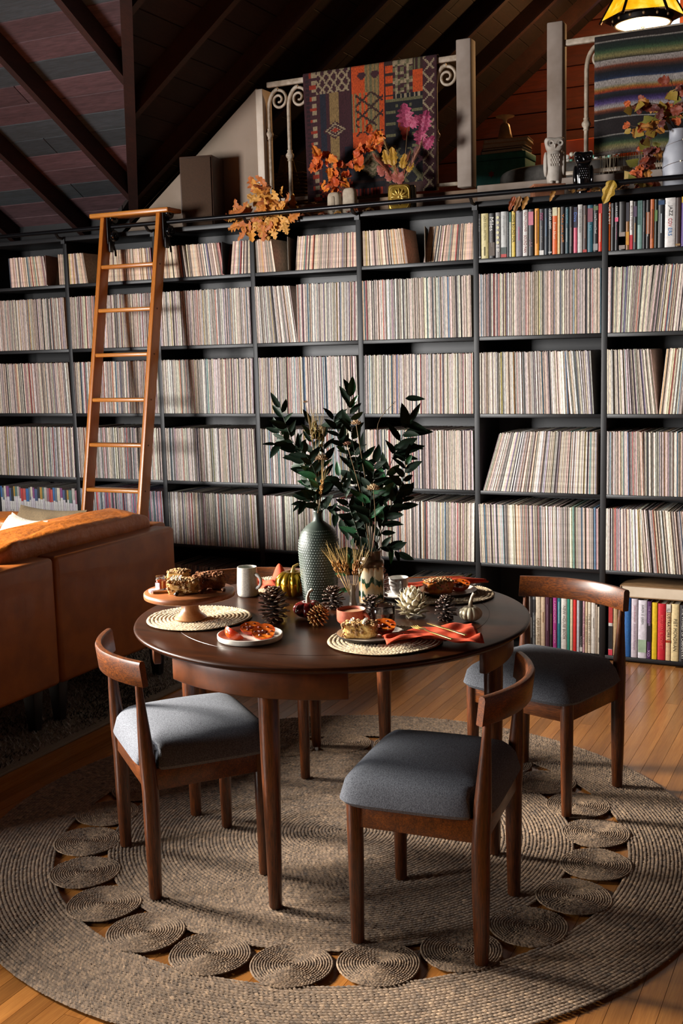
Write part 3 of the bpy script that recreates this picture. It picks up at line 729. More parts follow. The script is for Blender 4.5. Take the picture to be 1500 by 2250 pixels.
# ================================================================== SOFA (sectional)
sofa = thing('sectional_sofa', 'tan leather corner sofa seen from behind on the shag carpet', 'sofa', (0, 0, 0))
def rbox(name, x0, x1, y0, y1, z0, z1, m, par, b=.02, seg=4):
    return G().box(x0, x1, y0, y1, z0, z1).obj(name, m, par, bevel=b, seg=seg)
rbox('back_panel', -1.86, -1.735, -1.885, -1.0, .2, .752, M_leather, sofa, .022)
rbox('back_panel', -1.86, -1.735, -2.80, -1.893, .2, .752, M_leather, sofa, .022)
rbox('back_panel', -1.86, -1.735, -3.45, -2.81, .2, .752, M_leather, sofa, .022)
rbox('back_panel', -2.75, -1.865, -1.0, -.88, .2, .752, M_leather, sofa, .022)
rbox('back_panel', -3.9, -2.755, -1.0, -.88, .2, .752, M_leather, sofa, .022)
rbox('seat_base', -2.72, -1.862, -3.42, -1.01, .2, .36, M_leather, sofa, .02)
rbox('seat_base', -3.9, -2.74, -1.86, -1.01, .2, .36, M_leather, sofa, .02)
def cushion(name, c, r, m, par, rot=(0, 0, 0), e1=.35, e2=.3, wr=.006, seed=1, seg=40, rings=24):
    rr = random.Random(seed); ph = [rr.uniform(0, 6) for _ in range(8)]
    def w(p):
        k = wr*(sin(p.x*31+ph[0]+2*sin(p.z*13))+sin(p.y*27+ph[1]+p.z*22)+.6*sin(p.x*55+p.y*47+ph[2]))
        # crown the broad faces
        return p*(1+k*.6)
    g = G(); g.M = Matrix.Translation(c) @ Matrix.Rotation(rot[2], 4, 'Z') @ Matrix.Rotation(rot[1], 4, 'Y') @ Matrix.Rotation(rot[0], 4, 'X')
    g.ball((0, 0, 0), r, seg, rings, e1, e2, w); return g.obj(name, m, par, 180)
for k, (a, b) in enumerate(((-2.12, -1.05), (-3.12, -2.13))):
    cushion('back_cushion', (-1.975, (a+b)/2, .645), (.125, (b-a)/2, .20), M_leather2, sofa, (0, R(5), 0), .26, .16, .03, 3+k)
for k, (a, b) in enumerate(((-2.9, -2.06), (-3.75, -2.92))):
    cushion('back_cushion', ((a+b)/2, -1.10, .60), ((b-a)/2, .095, .185), M_leather2, sofa, (R(9), 0, 0), .28, .16, .03, 7+k)
cushion('back_cushion', (-1.95, -1.09, .58), (.1, .09, .16), M_leather2, sofa, (0, 0, 0), .5, .4, .02, 12)
for k, (a, b) in enumerate(((-2.2, -1.2), (-3.25, -2.22))):
    cushion('seat_cushion', (-2.4, (a+b)/2, .42), (.36, (b-a)/2, .075), M_leather2, sofa, (0, 0, 0), .3, .2, .01, 20+k)
cushion('seat_cushion', (-3.3, -1.52, .42), (.5, .33, .075), M_leather2, sofa, (0, 0, 0), .3, .2, .01, 25)
def leg4(x, y, z1, r0, r1, name, m, par, seg=12, z0=0):
    g = G()
    g.add([(x-r0, y-r0, z0), (x+r0, y-r0, z0), (x+r0, y+r0, z0), (x-r0, y+r0, z0), (x-r1, y-r1, z1), (x+r1, y-r1, z1), (x+r1, y+r1, z1), (x-r1, y+r1, z1)],
          [(3, 2, 1, 0), (4, 5, 6, 7), (0, 1, 5, 4), (1, 2, 6, 5), (2, 3, 7, 6), (3, 0, 4, 7)])
    return g.obj(name, m, par, bevel=.004)
for (x, y) in ((-1.82, -1.08), (-1.82, -1.82), (-1.82, -1.98), (-1.82, -3.35), (-2.68, -3.35), (-3.8, -.95), (-2.7, -.95), (-3.8, -1.8)):
    leg4(x, y, .2, .02, .032, 'leg', M_darkleg, sofa, z0=.012)
t = thing('throw_pillow', 'flat olive-brown throw pillow on the sofa', 'pillow', (-2.33, -1.30, .69), R(-8))
def pillow(par, m, r, rot, seed, wr=.01):
    g = G(); g.M = Matrix.Rotation(rot[2], 4, 'Z') @ Matrix.Rotation(rot[1], 4, 'Y') @ Matrix.Rotation(rot[0], 4, 'X')
    def f(u, v, s):
        x = (u*2-1); y = (v*2-1); e = (1-x*x)*(1-y*y)
        pin = 1-.10*(1-abs(x))*abs(y)**3-.10*(1-abs(y))*abs(x)**3
        return (r[0]*x*(1-.09*(1-y*y)*abs(x)), r[1]*y*(1-.09*(1-x*x)*abs(y)), s*(r[2]*max(e, 0)**.42+wr*sin(x*9+seed)*sin(y*7+seed)*e))
    g.grid(lambda u, v: f(u, v, 1), 20, 20); g.grid(lambda u, v: f(1-u, v, -1), 20, 20)
    return g.obj('pillow_case', m, par, 180)
pillow(t, P('olive_linen', '#5c4c33', .95, '#4e402b', 120, .4, 500), (.24, .19, .06), (R(58), 0, 0), 2)
t = thing('throw_pillow', 'white ribbed-knit throw pillow on the sofa', 'pillow', (-2.22, -1.62, .685), R(-25))
pillow(t, P('white_knit', '#a8a095', .95, '#8d857a', 90, .9, 160, .004), (.2, .2, .07), (R(60), 0, 0), 5)

# ================================================================== LIBRARY LADDER
lad = thing('library_ladder', 'orange-brown wooden rolling ladder leaning on the record shelves', 'ladder', (0, 0, 0))
LY = lambda z: -.125-.194*(2.36-z)      # front edge of the rails at height z
th = math.atan(.194)
for xr in (-2.762, -2.372):
    g = G(); w = .027; dp = .082
    z0, z1 = .0, 2.385
    g.prism([(xr, LY(z0), z0+.001), (xr+w, LY(z0), z0+.001), (xr+w, LY(z0)+dp, z0+.001), (xr, LY(z0)+dp, z0+.001)], (0, LY(z1)-LY(z0), z1-z0))
    rl = g.obj('side_rail', M_ladder, lad, bevel=.004)
    for zz in (2.10, 1.85, 1.595, 1.34, 1.085, .83, .575, .32):
        G().tube([(xr+w-.001, LY(zz)+.035, zz), (xr+w+.002, LY(zz)+.035, zz)], .005, 8).obj('plug', P('ladder_plug', '#6b3a12', .5), rl)
M_ladx = wood('ladder_wood_rung', '#cf8636', '#ba6f26', '#95561a', axis=0, scale=5, stretch=12, rough=.4, coat=.3, bs=.05, streak=.35)
for zz in (2.10, 1.85, 1.595, 1.34, 1.085, .83, .575, .32):
    G().box(-2.738, -2.370, LY(zz)+.004, LY(zz)+.078, zz-.011, zz+.011).obj('rung', M_ladx, lad, bevel=.006)
G().box(-2.835, -2.285, LY(2.4)-.012, LY(2.4)+.13, 2.386, 2.412).obj('top_board', M_ladx, lad, bevel=.006)
for xr in (-2.705, -2.315):
    g = G()
    for (zz, yy) in ((2.385, -.07), (2.285, -.07)):
        g.M = Matrix.Translation((xr, yy, zz)) @ Matrix.Rotation(R(90), 4, 'Y')
        g.lathe([(.004, -.012), (.03, -.012), (.033, -.006), (.026, -.002), (.026, .002), (.033, .006), (.03, .012), (.004, .012)], 24)
        g.M = Matrix.Translation((xr, yy, zz)) @ Matrix.Rotation(R(90), 4, 'Y'); g.lathe([(.001, -.02), (.012, -.018), (.014, .0), (.012, .018), (.001, .02)], 14)
    g.M = None
    wh = g.obj('roller', P('roller_black', '#0e0e10', .18, coat=.5), lad, 40)
    G().box(xr-.024, xr-.016, -.11, -.045, 2.235, 2.40).box(xr-.022, xr-.008, -.105, -.07, 2.19, 2.25).obj('roller_bracket', M_blackm, lad, bevel=.003)
    G().tube([(xr-.02, -.06, 2.24), (xr-.018, -.045, 2.20), (xr-.012, -.05, 2.17)], .006, 8).obj('brake_hook', M_blackm, lad, 50)

# ================================================================== DINING TABLE
TC = (-.176, -2.404); TR = .626
tab = thing('dining_table', 'round dark walnut dining table with curved apron pieces', 'table', (TC[0], TC[1], 0))
G().lathe([(.0, .722), (.50, .722), (.585, .7235), (.612, .729), (.6235, .737), (TR, .743), (.624, .748), (.617, .7505), (.50, .7505), (.4995, .7497), (.497, .7497), (.4965, .7505), (.0, .7505)], 128, cap=False).obj('tabletop', M_table, tab, 50)
M_apron = wood('walnut_apron', '#6e370f', '#43200a', '#1f0d05', axis=2, scale=5, stretch=1, rough=.42, coat=.1, bs=.05)
for k, a0 in enumerate((-84, 6, 96, 186)):
    g = G(); n = 20; ri, ro = .551, .573; half = 29.5; leg_a = a0; a0 += {0: -5, 1: 10, 2: 0, 3: 8}[k]
    z0, z1 = .645, .7225
    def ring(r, z): return [(r*cos(R(a0-half+2*half*i/n)), r*sin(R(a0-half+2*half*i/n)), z) for i in range(n+1)]
    vs = ring(ri, z0)+ring(ro, z0)+ring(ro, z1)+ring(ri, z1); N = n+1; fs = []
    for i in range(n):
        for (p, q) in ((0, 1), (1, 2), (2, 3), (3, 0)): fs.append((p*N+i, p*N+i+1, q*N+i+1, q*N+i))
    fs += [(0, N, 2*N, 3*N), (N-1+3*N, N-1+2*N, N-1+N, N-1)]
    g.add(vs, fs); ap = g.obj('apron', M_apron, tab, bevel=.003)
    lx, ly = .521*cos(R(leg_a)), .521*sin(R(leg_a))
    G().lathe([(.0, .001), (.0155, .001), (.018, .004), (.030, .56), (.0315, .64), (.0315, .7215)], 20, (lx, ly, .012)).obj('leg', M_walnut, tab, 40) if False else \
    G().lathe([(.0, .0), (.0165, .0), (.0185, .004), (.028, .45), (.0295, .60), (.0295, .709)], 20, (lx, ly, .0125), cap=False).obj('leg', M_walnut, tab, 40)

# ================================================================== CHAIRS
def chair(label, feetR, feetF):
    """feetR: the two rear feet (left, right seen from the seat), feetF: the two front feet; world x, y"""
    c = Vector(((feetR[0][0]+feetR[1][0]+feetF[0][0]+feetF[1][0])/4, (feetR[0][1]+feetR[1][1]+feetF[0][1]+feetF[1][1])/4, 0))
    f = Vector((feetF[0][0]+feetF[1][0]-feetR[0][0]-feetR[1][0], feetF[0][1]+feetF[1][1]-feetR[0][1]-feetR[1][1], 0)).normalized()
    rz = math.atan2(f.y, f.x)-PI/2          # local +y is forward
    z0 = .0125
    t = thing('dining_chair', label, 'chair', (c.x, c.y, z0), rz, 'walnut dining chairs around the table')
    return t
hw, hb, yr, yf = .196, .19, -.168, .172     # half width rear, front; y of rear and front legs
def build_chair(t):
    for s in (-1, 1):
        g = G()
        prof = [(0, .0), (.0165, .0), (.0185, .004), (.0235, .20), (.0245, .32), (.024, .415), (.019, .50), (.0135, .58), (.0105, .645)]
        n = len(prof); seg = 16; vs = []
        for r_, z_ in prof:
            lean = -max(0, (z_-.33))*.06
            for j in range(seg):
                a = 2*PI*j/seg; vs.append((s*hw+r_*cos(a), yr+lean+r_*sin(a), z_))
        g.add(vs, [(i*seg+j, i*seg+(j+1) % seg, (i+1)*seg+(j+1) % seg, (i+1)*seg+j) for i in range(n-1) for j in range(seg)]+[tuple(range((n-1)*seg, n*seg))])
        g.obj('leg', M_walnut, t, 40)
        G().lathe([(0, .0), (.0155, .0), (.0175, .004), (.0215, .25), (.0225, .39), (.021, .398), (.0, .40)], 16, (s*hb, yf, 0), cap=False).obj('leg', M_walnut, t, 40)
    g = G()
    g.box(-hb+.01, hb-.01, yf-.011, yf+.013, .328, .396).box(-hw+.012, hw-.012, yr-.014, yr+.010, .328, .392)
    for s in (-1, 1):
        a, b = s*hw, s*hb
        g.prism([(a-.011, yr+.01, .328), (a+.011, yr+.01, .328), (b+.011, yf-.01, .328), (b-.011, yf-.01, .328)], (0, 0, .066))
    g.obj('seat_frame', M_walnut_x, t, bevel=.002)
    # upholstered seat: flared over the frame, notched round the rear legs
    nu, nv = 32, 32
    def top(u, v):
        x = u*2-1; y = v*2-1
        ax = .228*(1-.05*(y < 0)*y*y)
        # rounded-square outline
        k = 1/max((abs(x)**7+abs(y)**7)**(1/7), 1e-6) if max(abs(x), abs(y)) > 0 else 1
        m = max(abs(x), abs(y)); kk = 1+(k*m-1)*m**4 if m > 0 else 1
        X = x*ax*kk; Y = y*.212*kk+.012
        d = m**3
        z = .400+.078*(1-m**5.5)**.5+.012*(1-x*x)*(1-y*y) if m < 1 else .400
        return (X, Y, z)
    g = G(); g.grid(top, nu, nv)
    rim = [top(i/nu, 0) for i in range(nu)]+[top(1, j/nv) for j in range(nv)]+[top(1-i/nu, 1) for i in range(nu)]+[top(0, 1-j/nv) for j in range(nv)]
    low = [(p[0]*.955, (p[1]-.012)*.95+.012, .388) for p in rim]; n = len(rim)
    g.add(rim+low, [(i, i+n, (i+1) % n+n, (i+1) % n) for i in range(n)]+[tuple(range(n, 2*n))])
    # push the surface away from the rear posts
    vs = []
    for p in g.v:
        x, y, z = p
        for s in (-1, 1):
            dx, dy = x-s*hw, y-(yr-.004); d = math.hypot(dx, dy)
            if d < .034 and z > .38:
                k = (.034-d)
                x -= s*k*1.0; y += k*1.1; z -= k*.3
        vs.append((x, y, z))
    g.v = vs
    g.obj('seat', M_grey, t, 60)
    # curved backrest
    g = G(); n = 28; zb, zt = .642, .718
    sect = [(-.011, zb+.002), (-.009, zb), (.009, zb), (.011, zb+.003), (.0115, zt-.008), (.008, zt-.001), (.0, zt), (-.007, zt-.002), (-.011, zt-.010)]
    vs = []; m = len(sect)
    for i in range(n+1):
        a = i/n*2-1; X = a*(hw+.024); Y = yr-.024-.070*(1-a*a)+.020
        tn = Vector((1, .140*a/(hw+.024)*1.0, 0)).normalized(); nr = Vector((-tn.y, tn.x, 0))
        fl = 1-.25*abs(a)**8
        for (q, z_) in sect:
            vs.append((X+nr.x*q, Y+nr.y*q-(z_-zb)*.12, z_ if z_ > (zb+zt)/2 or True else z_))
    g.add(vs, [(i*m+j, (i+1)*m+j, (i+1)*m+(j+1) % m, i*m+(j+1) % m) for i in range(n) for j in range(m)]+[tuple(range(m)), tuple(range(n*m, (n+1)*m))[::-1]])
    g.obj('backrest', M_walnut_x, t, 50)
ch = chair('walnut dining chair with a grey seat, left of the table near the sofa', ((-.776, -2.758), (-.473, -3.016)), ((-.536, -2.489), (-.261, -2.76)))
build_chair(ch)
def place(label, fr, ff):
    tmp = chair(label, fr, ff); loc, rz = tmp.location.copy(), tmp.rotation_euler.z; bpy.data.objects.remove(tmp)
    return copytree(ch, loc, rz, label, 'walnut dining chairs around the table')
place('walnut dining chair nearest the camera, its grey seat half in shade', ((.507, -2.979), (.498, -2.579)), ((.159, -3.0), (.148, -2.62)))
place('walnut dining chair at the right, pulled out before the bottom row of books', ((.578, -1.66), (.192, -1.563)), ((.489, -1.971), (.103, -1.874)))
place('walnut dining chair mostly hidden behind the table, only backrest and legs showing', ((-.615, -1.705), (-.983, -1.835)), ((-.495, -2.015), (-.863, -2.145)))

# ================================================================== ON THE TABLE
ZT = .7507
def lathe_thing(name, label, cat, loc, parts, group=None, rz=0):
    t = thing(name, label, cat, loc, rz, group)
    for (pn, prof, m, seg) in parts: G().lathe(prof, seg, cap=False).obj(pn, m, t, 50)
    return t
def placemat(label, x, y, r, seed, rz=0):
    t = thing('placemat', label, 'placemat', (x, y, ZT), rz, 'round jute placemats')
    rope_disc('braid', .004, r, .0128, .008, M_matj, t, (0, 0, .0003), seed, knot=.0105, amp=.95, deform=.012); return t
placemat('round jute placemat under the wooden cake stand', -.545, -2.615, .166, 31)
placemat('round jute placemat under the near plate of cake and orange napkin', .118, -2.660, .166, 32)
placemat('round jute placemat under the far plate of crumble', .066, -2.022, .166, 33)
placemat('round jute placemat half hidden behind the mug and pinecone', -.53, -2.08, .166, 34)
ZM = ZT+.0078
# cake stand
M_stand = wood('acacia', '#a9683a', '#8d4f29', '#6a3719', axis=0, scale=6, stretch=10, rough=.38, coat=.2, bs=.05, streak=.45)
M_stand2 = wood('acacia_pale', '#b98455', '#a06c40', '#80522d', axis=2, scale=8, stretch=10, rough=.4, coat=.2, bs=.05, streak=.4)
cs = lathe_thing('cake_stand', 'wooden pedestal cake stand holding crumb cake on the left mat', 'cake stand', (-.555, -2.645, ZM), [
    ('foot', [(0, 0), (.050, 0), (.052, .004), (.046, .010), (.034, .018), (.028, .030), (.0255, .05), (.027, .062), (.034, .070), (0, .070)], M_stand2, 40),
    ('plate', [(0, .070), (.136, .070), (.142, .073), (.143, .080), (.142, .088), (.137, .0915), (0, .0905)], M_stand, 72)])
ZP = ZM+.0912
def lumpy(g, c, r, seed, amp=.22, seg=20, rings=14, e1=.8, e2=.8):
    q = random.Random(seed); ph = [q.uniform(0, 6.3) for _ in range(9)]; s = 1/max(r)
    def w(p):
        a, b, c_ = p.x*s, p.y*s, p.z*s
        k = sin(5*a+ph[0]+2*sin(4*b+ph[3]))*sin(5*b+ph[1])+.7*sin(9*c_+7*a+ph[2])+.5*sin(13*b+11*c_+ph[4])+.4*sin(19*a+17*b+ph[5])
        return p*(1+amp*k*.4)
    g.ball(c, r, seg, rings, e1, e2, w)
def crumb_mat(name, c1, c2, c3):
    if name in MC: return MC[name]
    m, nt, b = mat_base(name); setin(b, rough=.85, sss=.05)
    v = coords(nt); n = noise(nt, v, 70, 5, .8)
    setcol(nt, b, ramp(nt, n, [(.34, lin(c3)), (.5, lin(c2)), (.62, lin(c1))])); bump(nt, b, noise(nt, v, 220, 4, .8), 1, .004)
    MC[name] = m; return m
M_cake = crumb_mat('yellow_cake', '#f0cc84', '#dcaa58', '#9a6430')
M_crumb = crumb_mat('crumb_topping', '#e6c494', '#b88a56', '#6e4222')
M_crumbd = crumb_mat('baked_topping', '#b0743e', '#86502a', '#4a2612')
M_glaze = P('white_glaze_drips', '#e9dfcc', .4, sss=.1)
def cake(label, loc, rz, size, seed, top=M_crumb, body=M_cake, glaze=True, group=None, cat='cake', name='cake_slice'):
    t = thing(name, label, cat, loc, rz, group); sx, sy, sz = size
    g = G(); lumpy(g, (0, 0, sz*.42), (sx, sy, sz*.46), seed, .22, 28, 18, .5, .5)
    g.v = [(x, y, max(z, 0)) for x, y, z in g.v]; g.obj('sponge', body, t, 180)
    q = random.Random(seed); g = G()
    for k in range(210):
        a, b = q.uniform(-1, 1), q.uniform(-1, 1); rr = q.uniform(.0018, .0036)+.0035*q.random()**4
        zz = sz*(.80+.10*(1-a*a)*(1-b*b)) if q.random() < .62 else sz*q.uniform(.1, .8)
        if zz < sz*.8:
            if abs(a) > abs(b): a = math.copysign(1, a)
            else: b = math.copysign(1, b)
        lumpy(g, (a*sx*.98, b*sy*.98, zz), (rr, rr*.9, rr*.8), k, .5, 7, 5)
    o = g.obj('crumbs', top, t, 180); o['kind'] = 'stuff'
    if glaze:
        g = G()
        for k in range(5):
            a = q.uniform(-.8, .8)*sx; pts = [(a+q.uniform(-.004, .004), b*sy*.9, sz*.93+.004*sin(b*9)) for b in [-1+i*.25 for i in range(9)]]
            g.tube(pts, [.0010+.0012*abs(sin(i*2.1+k)) for i in range(9)], 6)
        g.obj('glaze', M_glaze, t, 180)
    return t
cake('crumb cake piece with pale icing, front of the cake stand', (-.545, -2.69, ZP), R(25), (.045, .030, .052), 1, group='cake pieces on the stand')
cake('golden crumb cake piece at the left back of the cake stand', (-.615, -2.615, ZP), R(10), (.032, .028, .062), 2, glaze=False, group='cake pieces on the stand')
cake('dark-topped crumb cake piece at the right back of the cake stand', (-.508, -2.60, ZP), R(20), (.045, .030, .055), 3, top=M_crumbd, body=M_crumbd, glaze=False, group='cake pieces on the stand')
q = random.Random(4)
for k in range(5):
    t = thing('pecan', nth(k+1)+' of five glazed nuts at the right side of the cake stand', 'nut', (-.475+q.uniform(-.02, .04), -2.645+q.uniform(-.03, .03), ZP), q.uniform(0, 3), 'nuts on the cake stand')
    g = G(); lumpy(g, (0, 0, .005), (.010, .006, .005), k, .5, 12, 8); g.obj('kernel', M_crumbd, t, 180)
t = thing('anise_star', 'small dark dried berry in front of the iced cake', 'berry', (-.545, -2.733, ZP))
g = G(); lumpy(g, (0, 0, .005), (.007, .006, .005), 9, .6, 12, 8); g.obj('pod', P('dark_berry', '#2a1310', .5), t, 180)
# jam jar, lid, cinnamon sticks
def glass(name, c, rough=.02, ior=1.45, tint=None):
    if name in MC: return MC[name]
    m, nt, b = mat_base(name); b.inputs['Base Color'].default_value = (*lin(c), 1); setin(b, rough=rough, trans=1, ior=ior); MC[name] = m; return m
M_glass = glass('clear_glass', '#f4f4f4'); M_glassd = glass('smoked_glass', '#a8a49e')
M_jam = P('apricot_jam', '#c8561a', .2, '#a83e10', 60, sss=.2, coat=.5)
t = thing('jam_jar', 'small open glass jar of apricot jam on the cake stand', 'jar', (-.648, -2.665, ZP))
G().lathe([(0, 0), (.016, 0), (.018, .003), (.018, .030), (.0155, .034), (.0165, .037), (.0165, .042), (.0145, .042), (.0145, .035), (.0163, .029), (.0163, .004), (0, .003)], 28, cap=False).obj('glass', M_glass, t, 50)
G().lathe([(0, .0035), (.0158, .0045), (.0158, .028), (0, .0285)], 24, cap=False).obj('jam', M_jam, t, 50)
G().box(-.008, .008, -.0187, -.018, .006, .024).obj('paper_label', P('jar_label', '#ded6d8', .6, '#b99aa2', 300), t)
t = thing('jar_lid', 'purple and white jar lid lying in front of the jam jar', 'lid', (-.645, -2.705, ZP))
G().lathe([(0, 0), (.0175, 0), (.0185, .002), (.0185, .006), (.017, .008), (0, .0082)], 28, cap=False).obj('cap', P('lid_plaid', '#a8808c', .4, '#d8cdd0', 260), t, 50)
for k, (x, y, rz) in enumerate(((-.607, -2.712, .75), (-.600, -2.694, .95))):
    t = thing('cinnamon_stick', ('front' if k == 0 else 'rear')+' cinnamon stick lying beside the jar lid', 'cinnamon stick', (x, y, ZP+.004), rz, 'cinnamon sticks')
    g = G(); g.tube([(-.032, 0, 0), (.032, 0, 0)], .004, 10); g.obj('bark', P('cinnamon', '#8a5526', .7), t, 50)
# plate with roasted peaches
def plate(label, x, y, r, m, z=ZT, rim=.010, edge=None):
    t = thing('plate', label, 'plate', (x, y, z), 0)
    G().lathe([(0, 0), (r*.82, 0), (r*.90, .002), (r, rim*.9), (r*1.003, rim), (r*.985, rim), (r*.88, .0052), (r*.6, .0035), (0, .0035)], 72, cap=False).obj('dish', m, t, 50)
    if edge: G().lathe([(r*.60, -.0002), (r*.83, -.0002), (r*.91, .0016), (r*1.004, rim*.85), (r*1.006, rim*1.02), (r*.994, rim*1.03)], 72, cap=False).obj('dark_edge', edge, t, 50)
    return t
t = thing('plate', 'small white low-rimmed plate holding three roasted peach halves', 'plate', (-.262, -2.775, ZT))
r = .096
G().lathe([(0, 0), (r*.93, 0), (r*.985, .003), (r, .008), (r, .0165), (r*.975, .0172), (r*.965, .016), (r*.955, .008), (r*.91, .0045), (0, .004)], 72, cap=False).obj('dish', M_cream, t, 50)
M_peach = P('roasted_peach', '#c9501a', .25, '#b02e12', 35, .2, 120, sss=.15, coat=.4)
M_peachc = P('peach_flesh', '#d86f1c', .3, '#a83a10', 38, .3, 200, sss=.2, coat=.3)
M_char = P('charred_pit', '#4a160c', .4, '#6a2410', 90)
def peach(label, loc, rz, tilt, r=.03):
    t = thing('peach_half', label, 'peach', loc, rz, 'roasted peach halves')
    M = Matrix.Translation((0, 0, r*.55)) @ Matrix.Rotation(R(tilt), 4, 'X')
    g = G(); g.M = M
    g.grid(lambda u, v: (r*1.08*cos(2*PI*u)*cos(v*PI/2), r*sin(2*PI*u)*cos(v*PI/2), -r*.82*sin(v*PI/2)), 28, 12, True); g.obj('skin', M_peach, t, 180)
    g = G(); g.M = M
    g.grid(lambda u, v: (r*1.08*cos(2*PI*u)*v, r*sin(2*PI*u)*v, -.0015*sin(v*PI)-.006*math.exp(-(v/.35)**2)+.0006*sin(u*60)*v), 28, 10, True); g.obj('flesh', M_peachc, t, 180)
    g = G(); g.M = M; lumpy(g, (0, 0, -.004), (r*.34, r*.16, .005), 5, .9, 14, 9)
    for k in range(6): lumpy(g, (r*.75*cos(k*1.1), r*.6*sin(k*1.1), .0005), (r*.14, r*.07, .002), k, .8, 8, 6)
    g.obj('pit_hollow', M_char, t, 180)
peach('roasted peach half at the left of the white plate', (-.298, -2.800, ZT+.005), 2.6, 42, .031)
peach('roasted peach half at the back of the white plate', (-.280, -2.738, ZT+.010), .45, 18)
peach('roasted peach half at the right of the white plate, showing its charred hollow', (-.222, -2.765, ZT+.007), .35, 30, .032)
# mugs and cups
def mug(label, x, y, rz, prof, m, hz0, hz1, hr, hx, fill=None, fz=0, fr=0, name='mug', cat='mug', inner=None):
    t = thing(name, label, cat, (x, y, ZT), rz)
    G().lathe(prof, 40, cap=False).obj('body', m, t, 50)
    pts = []
    for k in range(13):
        a = -PI/2+PI*k/12; pts.append((hx+hr*cos(a), 0, (hz0+hz1)/2+(hz1-hz0)/2*sin(a)))
    G().tube(pts, [.0058 if 2 < k < 10 else .0065 for k in range(13)], 10, True).obj('handle', m, t, 60)
    if fill: G().lathe([(0, fz), (fr, fz)], 32, cap=False).obj('drink', fill, t)
    return t
M_stone = P('speckled_stoneware', '#b3aca1', .5, '#9c958b', 260, .1, 400)
M_tealg = P('teal_glaze', '#1d6f66', .2)
t = mug('grey stoneware mug with a teal inside, behind the cake stand', -.572, -2.262, R(-8), [(0, 0), (.030, 0), (.0345, .004), (.0365, .012), (.0365, .045), (.034, .098), (.0335, .102), (.0315, .102), (.0318, .09)], M_stone, .03, .078, .026, .033, name='mug')
G().lathe([(.0319, .101), (.0322, .05), (.031, .01), (0, .009)], 36, cap=False).obj('teal_inside', M_tealg, t, 50)
M_terra = P('terracotta_ceramic', '#a9583c', .55, '#98492f', 130, .1, 300)
M_coffee = P('milky_coffee', '#c99f7c', .35, '#b58560', 50)
mug('low terracotta cup of milky coffee on the near placemat', -.030, -2.568, R(-10), [(0, 0), (.026, 0), (.0275, .002), (.0275, .012), (.036, .021), (.0425, .027), (.044, .034), (.044, .062), (.0425, .063), (.0412, .061), (.041, .034), (.03, .022), (0, .02)], M_terra, .03, .054, .018, .042, M_coffee, .054, .0413, name='coffee_cup', cat='cup')
plate('small white saucer under the white cup at the far side', -.072, -2.10, .066, M_whitec, ZT, .009)
t = mug('white cup with a handle on a saucer at the far side of the table', -.074, -2.100, R(-50), [(0, .008), (.017, .008), (.020, .010), (.027, .022), (.0325, .045), (.034, .066), (.0325, .067), (.031, .062), (.027, .03), (0, .015)], M_whitec, .028, .058, .016, .028, name='coffee_cup', cat='cup')
# drinking glass, faceted and dark
t = thing('tumbler', 'dimpled clear glass tumbler of dark drink behind the near plate', 'glass', (.060, -2.535, ZT))
def dim(tt, v): return 1+.045*sin(7*tt+v*11)*sin(v*PI*3)
G().lathe([(0, 0), (.027, 0), (.031, .004), (.034, .02), (.036, .045), (.0365, .074), (.035, .075), (.034, .07), (.033, .045), (.031, .02), (.027, .009), (0, .008)], 44, wob=dim, cap=False).obj('glass', M_glass, t, 180)
G().lathe([(0, .0085), (.026, .0095), (.030, .02), (.0322, .045), (.0325, .052), (0, .053)], 36, cap=False).obj('drink', P('iced_coffee', '#3a2a22', .2, coat=.4), t, 60)
# plates of cake
M_darkrim = P('dark_rim', '#241d1a', .5)
plate('white plate with a dark rim and a slice of crumb cake, near side', .072, -2.655, .099, M_cream, ZM, .012, M_darkrim)
cake('slice of crumb cake on the dark-rimmed near plate', (.050, -2.680, ZM+.004), R(15), (.048, .030, .050), 6, glaze=True)
t = peach('peach half resting against the cake on the near plate', (.100, -2.625, ZM+.012), R(20), 20, .034)
plate('white plate with a dark rim and crumble, far side', .073, -2.022, .099, M_cream, ZM, .012, M_darkrim)
cake('mound of fruit crumble on the far plate', (.050, -2.045, ZM+.004), R(40), (.045, .034, .052), 8, glaze=False, top=M_crumb, body=P('baked_fruit', '#b5451a', .4, '#d88a2a', 60, .6, 120), name='crumble', cat='crumble')
peach('peach half on the far plate beside the crumble', (.105, -1.99, ZM+.010), R(20), 16, .033)
# napkins
def napkin(label, loc, rz, sx, sy, f, n=34, thick=.0012):
    t = thing('napkin', label, 'napkin', loc, rz); g = G()
    g.grid(lambda u, v: f(u, v), n, n)
    o = g.obj('cloth', M_orangec, t, 180); m = o.modifiers.new('thick', 'SOLIDIFY'); m.thickness = thick; m.offset = 1; return t
def fold1(u, v):
    x = (u-.5)*.27; y = (v-.5)*.13*(1+.35*u)+.012*sin(5*u)
    z = .006+.009*sin(5*u+4*v)*(.4+u)+.007*abs(sin(9*v+3*u))+.003*sin(17*u-12*v)+.014*max(0, sin(5*v+1))*u
    y += .012*sin(u*7); return (x, y, max(z+.004, .0016))
napkin('crumpled orange napkin under gold cutlery on the near placemat', (.250, -2.635, ZM), R(32), 0, 0, fold1)
def fold2(u, v):
    x = (u-.5)*.30; y = (v-.5)*.09*(1+.4*sin(PI*u))
    z = .007+.006*sin(8*u+3*v)+.006*sin(14*v+3*u)+.016*math.exp(-((u-.55)/.22)**2)*(.6+.4*sin(6*v)); return (x, y, max(z, .0016))
napkin('folded orange napkin behind the far plate, with a brass knife', (.010, -1.885, ZT), R(40), 0, 0, fold2)
